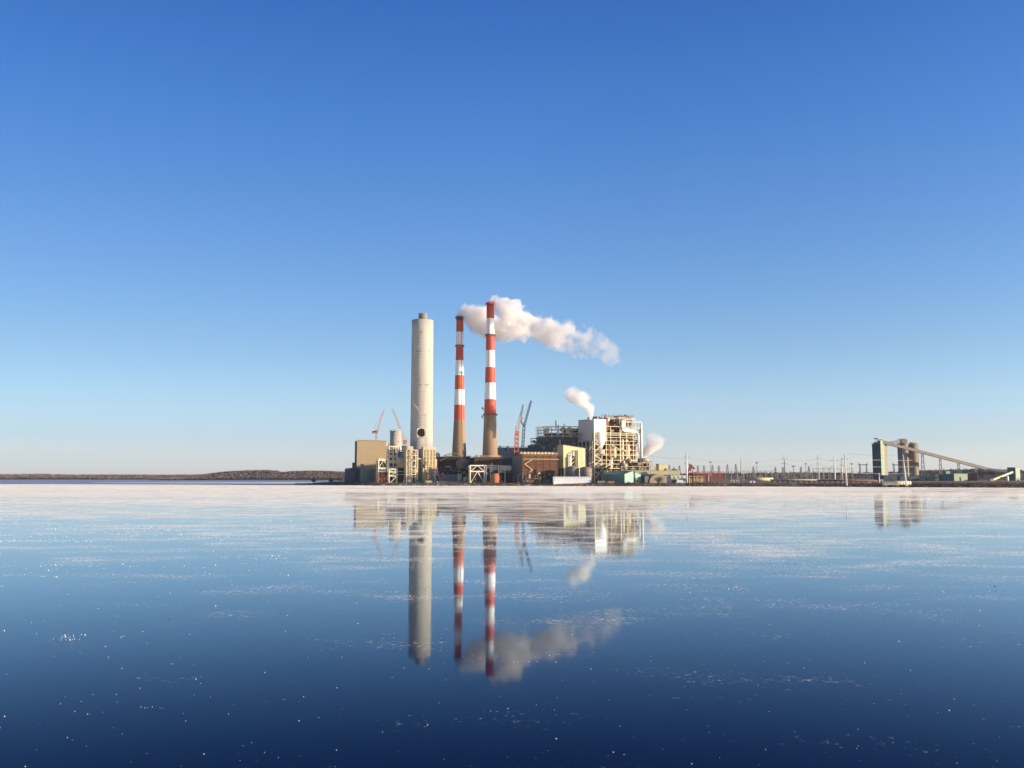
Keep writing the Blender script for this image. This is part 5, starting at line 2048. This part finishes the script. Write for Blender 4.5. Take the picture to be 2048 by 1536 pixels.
bare_tree('bare spreading tree before the tan fabric hall', 1316, 872, 10, 7.5, 1)
bare_tree('smaller bare tree between the fabric hall and the first power pole', 1349, 870, 7, 4, 2)
bare_tree('bare tree on the bank beside the teal shed gable', 1276, 868, 6.5, 3.5, 3)
bare_tree('thin bare tree before the long white round roofed shed', 1130, 895, 5, 2.5, 4)
bare_tree('bare tree at the brown left tip of the shore', 628, 1018, 6, 4, 5)
bare_tree('bare tree on the shore point left of the dark tanks', 662, 1004, 6.5, 4, 6)

mb, mb2 = MB(), MB()
for k in range(5200):
    px = random.uniform(592, 2150)
    off = random.uniform(1.2, 14)
    dens = .55 + .9 * noise.noise(Vector((px * .018, 2.3, 0)))
    if 1600 < px or 1380 < px < 1440 or px < 720:
        dens += .35
    if random.random() > dens:
        continue
    if 1500 < px < 1560 and random.random() < .6:
        continue
    Y = shoreY(px) + off
    h = random.uniform(.7, 2.6) * (1.25 if 1820 < px < 2000 or 1385 < px < 1435 else .8)
    if 1105 < px < 1184:
        h *= .55
    twigs(random.choice((mb, mb, mb2)), Xp(px, Y), Y, ground_z(px, off) - .2, h, h * .75, 9, .17)
for k in range(1500):
    px = random.uniform(1750, 2150)
    off = random.uniform(14, 70)
    Y = shoreY(px) + off
    h = random.uniform(1.0, 2.8)
    twigs(random.choice((mb, mb2)), Xp(px, Y), Y, ground_z(px, off) - .2, h, h * .8, 9, .2)
tag(mb.build('undergrowth', M['brush']), kind='stuff')
tag(mb2.build('dry_weeds', M['brushred']), kind='stuff')
mb, mb2 = MB(), MB()
for k in range(2600):
    px = random.uniform(592, 2120)
    off = random.uniform(-.6, 3.2)
    Y = shoreY(px) + off
    s_ = random.uniform(.25, .85)
    X, z = Xp(px, Y), max(0, ground_z(px, off))
    q = [Vector((random.uniform(.7, 1.2) * a, random.uniform(.7, 1.2) * b, random.uniform(.6, 1) * c)) * s_ for a, b, c in ((1, 0, 0), (0, 1, 0), (-1, 0, 0), (0, -1, 0), (0, 0, 1), (0, 0, -.6))]
    (mb if random.random() < .8 else mb2).add([(X + v.x, Y + v.y, z + v.z) for v in q], [(0, 1, 4), (1, 2, 4), (2, 3, 4), (3, 0, 4), (1, 0, 5), (2, 1, 5), (3, 2, 5), (0, 3, 5)])
tag(mb.build('rubble', M['rock']), kind='stuff')
tag(mb2.build('snow_drifts', M['snow']), kind='stuff')


# frost crystals standing on the ice
mb = MB()
cnt = 0
rnd = random.Random(11)
for k in range(420000):
    # uniform in image rows so that every distance gets its share
    py = rnd.uniform(1008, 1536)
    dep = math.atan((py - 768) / F) - PITCH
    Y = CAMZ / math.tan(dep)
    px = rnd.uniform(-150, 2200)
    X = (px - 1024) / F * math.hypot(Y, CAMZ) * math.cos(math.atan((py - 768) / F))
    a = .5 * noise.noise(Vector((X * .022, Y * .035, 0))) + .6 * noise.noise(Vector((X * .08, Y * .13, 7))) + .55 * noise.noise(Vector((X * .42, Y * .5, 3)))
    t = max(0, (py - 1040) / 496)
    thr = -.04 + .90 * t ** .60
    p_ = max(0, min(1, (a - thr) / .35)) ** 1.1 * (1 - .85 * t ** .7)
    if rnd.random() > p_ * .8 + .0016 * (1 - .6 * t):
        continue
    cnt += 1
    sz = (rnd.uniform(.006, .015) + .016 * rnd.random() ** 8) * (1 + 1.1 * (1 - t) ** 2)
    for j in range(3):
        t0 = rnd.random() * 6.283
        dx, dy = math.cos(t0) * sz, math.sin(t0) * sz
        ox, oy = rnd.uniform(-1, 1) * sz * .6, rnd.uniform(-1, 1) * sz * .6
        lean = rnd.uniform(-.5, .5) * sz
        mb.add([(X + ox - dx * .6, Y + oy - dy * .6, 0), (X + ox + dx * .6, Y + oy + dy * .6, 0), (X + ox + dx + lean, Y + oy + dy, sz * 1.1), (X + ox + lean, Y + oy, sz * 1.9), (X + ox - dx + lean, Y + oy - dy, sz * 1.1)], [(0, 1, 2, 3, 4)])
print('frost', cnt)
tag(mb.build('frost', M['snow']), kind='stuff')


# ------------------------------------------------------------------ steam
def plume(label, path, Y, dens, seed, bend=0.0, billow=.55, fade=(.0, .35), nscale=.05, axis='x', amp=(3.0, 2.6)):
    """path: (px, py, radius in px). A closed billowing skin; the vapour inside is denser near the axis and breaks up towards the end"""
    s = mpp(Y)
    P = [Vector((Xp(px, Y, py), Y + bend * i, Zp(py, Y))) for i, (px, py, r) in enumerate(path)]
    Rr = [r * s for _, _, r in path]
    o = P[0].copy()
    N = 150
    rm = sorted(Rr)[len(Rr) * 2 // 3]
    pts, rs = [], []
    m = len(P) - 1
    for k in range(N + 1):
        t = k / N * m
        i = min(int(t), m - 1)
        f = t - i
        p0, p1, p2, p3 = P[max(i - 1, 0)], P[i], P[i + 1], P[min(i + 2, m)]
        pts.append(.5 * ((2 * p1) + (p2 - p0) * f + (2 * p0 - 5 * p1 + 4 * p2 - p3) * f * f + (3 * p1 - p0 - 3 * p2 + p3) * f ** 3))
        rs.append(Rr[i] + (Rr[i + 1] - Rr[i]) * f)
    mb = MB()
    n = 60
    vs, fs = [], []
    for k, (p, r) in enumerate(zip(pts, rs)):
        d = (pts[min(k + 1, N)] - pts[max(k - 1, 0)]).normalized()
        a = d.cross(Vector((0, 1, 0))).normalized()
        b = a.cross(d).normalized()
        if k in (0, N):
            r = r * .3
        for i in range(n):
            t = 2 * math.pi * i / n
            e = a * math.cos(t) + b * math.sin(t)
            q = p + e * r
            q0 = (q - o) / rm * 1.15 + Vector((seed, 0, 0))
            nn = abs(noise.noise(q0)) * 1.25 + .6 * abs(noise.noise(q0 * 2.3)) + .22 * abs(noise.noise(q0 * 5.1))
            vs.append(tuple(p + e * r * (1.05 + billow * nn)))
    for k in range(N):
        for i in range(n):
            j = (i + 1) % n
            fs.append((k * n + j, k * n + i, (k + 1) * n + i, (k + 1) * n + j))
    fs.append(tuple(range(n)))
    fs.append(tuple(N * n + i for i in range(n - 1, -1, -1)))
    mb.add(vs, fs)
    m_ = bpy.data.materials.new('steam')
    m_.use_nodes = True
    t = m_.node_tree
    L = t.links.new
    t.nodes.remove(t.nodes['Principled BSDF'])
    pv = t.nodes.new('ShaderNodeVolumePrincipled')
    pv.inputs['Color'].default_value = (1.0, .982, .955, 1)
    pv.inputs['Anisotropy'].default_value = .15
    tc = t.nodes.new('ShaderNodeTexCoord')
    sx = t.nodes.new('ShaderNodeSeparateXYZ')
    L(tc.outputs['Object'], sx.inputs[0])

    def mth(op, a, c):
        nd = t.nodes.new('ShaderNodeMath')
        nd.operation = op
        for i_, x_ in enumerate((a, c)):
            if isinstance(x_, (int, float)):
                nd.inputs[i_].default_value = x_
            else:
                L(x_, nd.inputs[i_])
        return nd.outputs[0]
    ax = 0 if axis == 'x' else 2
    av = [(p - o)[ax] for p in pts]
    cv = [(p - o)[2 - ax] for p in pts]
    lo, hi = min(av), max(av)
    c0, c1 = min(cv) - 1, max(cv) + 1
    rmax = max(rs) * 1.02
    f01 = t.nodes.new('ShaderNodeMapRange')
    f01.inputs['From Min'].default_value = lo
    f01.inputs['From Max'].default_value = hi
    L(sx.outputs[ax], f01.inputs['Value'])

    def curve(vals):
        nd = t.nodes.new('ShaderNodeFloatCurve')
        cc = nd.mapping.curves[0]
        sel = [(i_, (av[i_] - lo) / (hi - lo)) for i_ in range(0, N + 1, 10)]
        sel.sort(key=lambda q: q[1])
        cc.points[0].location = (0, vals[sel[0][0]])
        cc.points[1].location = (1, vals[sel[-1][0]])
        for i_, x_ in sel[1:-1]:
            cc.points.new(x_, vals[i_])
        nd.mapping.update()
        L(f01.outputs[0], nd.inputs['Value'])
        return nd.outputs[0]
    cen = mth('ADD', mth('MULTIPLY', curve([(c - c0) / (c1 - c0) for c in cv]), c1 - c0), c0)
    rad_ = mth('MULTIPLY', curve([r / rmax for r in rs]), rmax)
    yc = mth('MULTIPLY', f01.outputs[0], bend * m)
    dz = mth('DIVIDE', mth('SUBTRACT', sx.outputs[2 - ax], cen), rad_)
    dy = mth('DIVIDE', mth('SUBTRACT', sx.outputs[1], yc), rad_)
    d2 = mth('ADD', mth('MULTIPLY', dz, dz), mth('MULTIPLY', dy, dy))

    def noi(sc, de, ro):
        nd = t.nodes.new('ShaderNodeTexNoise')
        nd.inputs['Scale'].default_value = sc
        nd.inputs['Detail'].default_value = de
        nd.inputs['Roughness'].default_value = ro
        L(tc.outputs['Object'], nd.inputs['Vector'])
        return mth('SUBTRACT', nd.outputs['Fac'], .5)
    nsum = mth('ADD', mth('MULTIPLY', noi(nscale, 1, .5), amp[0]), mth('MULTIPLY', noi(nscale * 2.6, 5, .62), amp[1]))
    er = mth('ADD', mth('MULTIPLY', f01.outputs[0], fade[1] - fade[0]), fade[0])
    val = mth('SUBTRACT', mth('ADD', mth('SUBTRACT', 1.0, d2), nsum), er)
    sm = t.nodes.new('ShaderNodeMapRange')
    sm.interpolation_type = 'SMOOTHSTEP'
    sm.inputs['From Min'].default_value = 0
    sm.inputs['From Max'].default_value = .95
    L(val, sm.inputs['Value'])
    de_ = t.nodes.new('ShaderNodeMapRange')
    de_.inputs['To Min'].default_value = dens[0]
    de_.inputs['To Max'].default_value = dens[1]
    L(f01.outputs[0], de_.inputs['Value'])
    L(mth('MULTIPLY', sm.outputs[0], de_.outputs[0]), pv.inputs['Density'])
    L(pv.outputs[0], t.nodes['Material Output'].inputs['Volume'])
    m_.cycles.volume_step_rate = .12
    ob = mb.build('steam_plume', m_, loc=tuple(o), smooth=True)
    tag(ob, label, 'steam', 'steam plumes')
    return ob


plume('long white steam plume trailing right from the tallest chimney', [(979, 606, 7), (984, 602, 10), (996, 609, 17), (1016, 628, 30), (1042, 645, 33), (1076, 658, 29), (1110, 664, 31), (1142, 670, 34), (1170, 679, 36), (1196, 686, 37), (1218, 696, 36), (1234, 708, 31), (1252, 724, 21)],
      YT, (.20, .012), 1.7, bend=1.5, fade=(-.40, .62), amp=(4.8, 5.2))
plume('short white steam cloud drifting from the shorter striped chimney behind the tallest one', [(913, 634, 6), (917, 628, 9), (926, 626, 16), (938, 632, 25), (954, 641, 32), (974, 649, 32), (994, 653, 29), (1016, 654, 26), (1040, 656, 14)],
      1000, (.20, .14), 5.1, bend=1.0, fade=(-.35, -.15), amp=(3.8, 3.6))
plume('pinkish steam puff rising from the white boiler penthouse', [(1181, 840, 3.5), (1181, 828, 5.5), (1178, 818, 9), (1170, 810, 17), (1160, 802, 25), (1154, 793, 26), (1148, 784, 22), (1142, 774, 12)],
      935, (.42, .03), 9.3, fade=(-.6, -.05), nscale=.08, axis='z')
plume('low steam puff blowing right from the pipe annex', [(1283, 920, 3.5), (1288, 913, 7), (1297, 905, 11), (1305, 896, 17), (1309, 886, 21), (1307, 876, 19), (1304, 866, 10)],
      1000, (.42, .03), 13.9, fade=(-.6, -.05), nscale=.085, axis='z')

# ------------------------------------------------------------------ thin winter haze over the lake and the far shore
mb = MB()
mb.box(-14000, 14000, -320, 14000, -1.5, 290)
hz = bpy.data.materials.new('haze')
hz.use_nodes = True
ht = hz.node_tree
ht.nodes.remove(ht.nodes['Principled BSDF'])
hv = ht.nodes.new('ShaderNodeVolumePrincipled')
hv.inputs['Color'].default_value = (.86, .92, 1.0, 1)
hv.inputs['Density'].default_value = 2.8e-5
hv.inputs['Anisotropy'].default_value = .2
ht.links.new(hv.outputs[0], ht.nodes['Material Output'].inputs['Volume'])
tag(mb.build('haze', hz), kind='stuff')
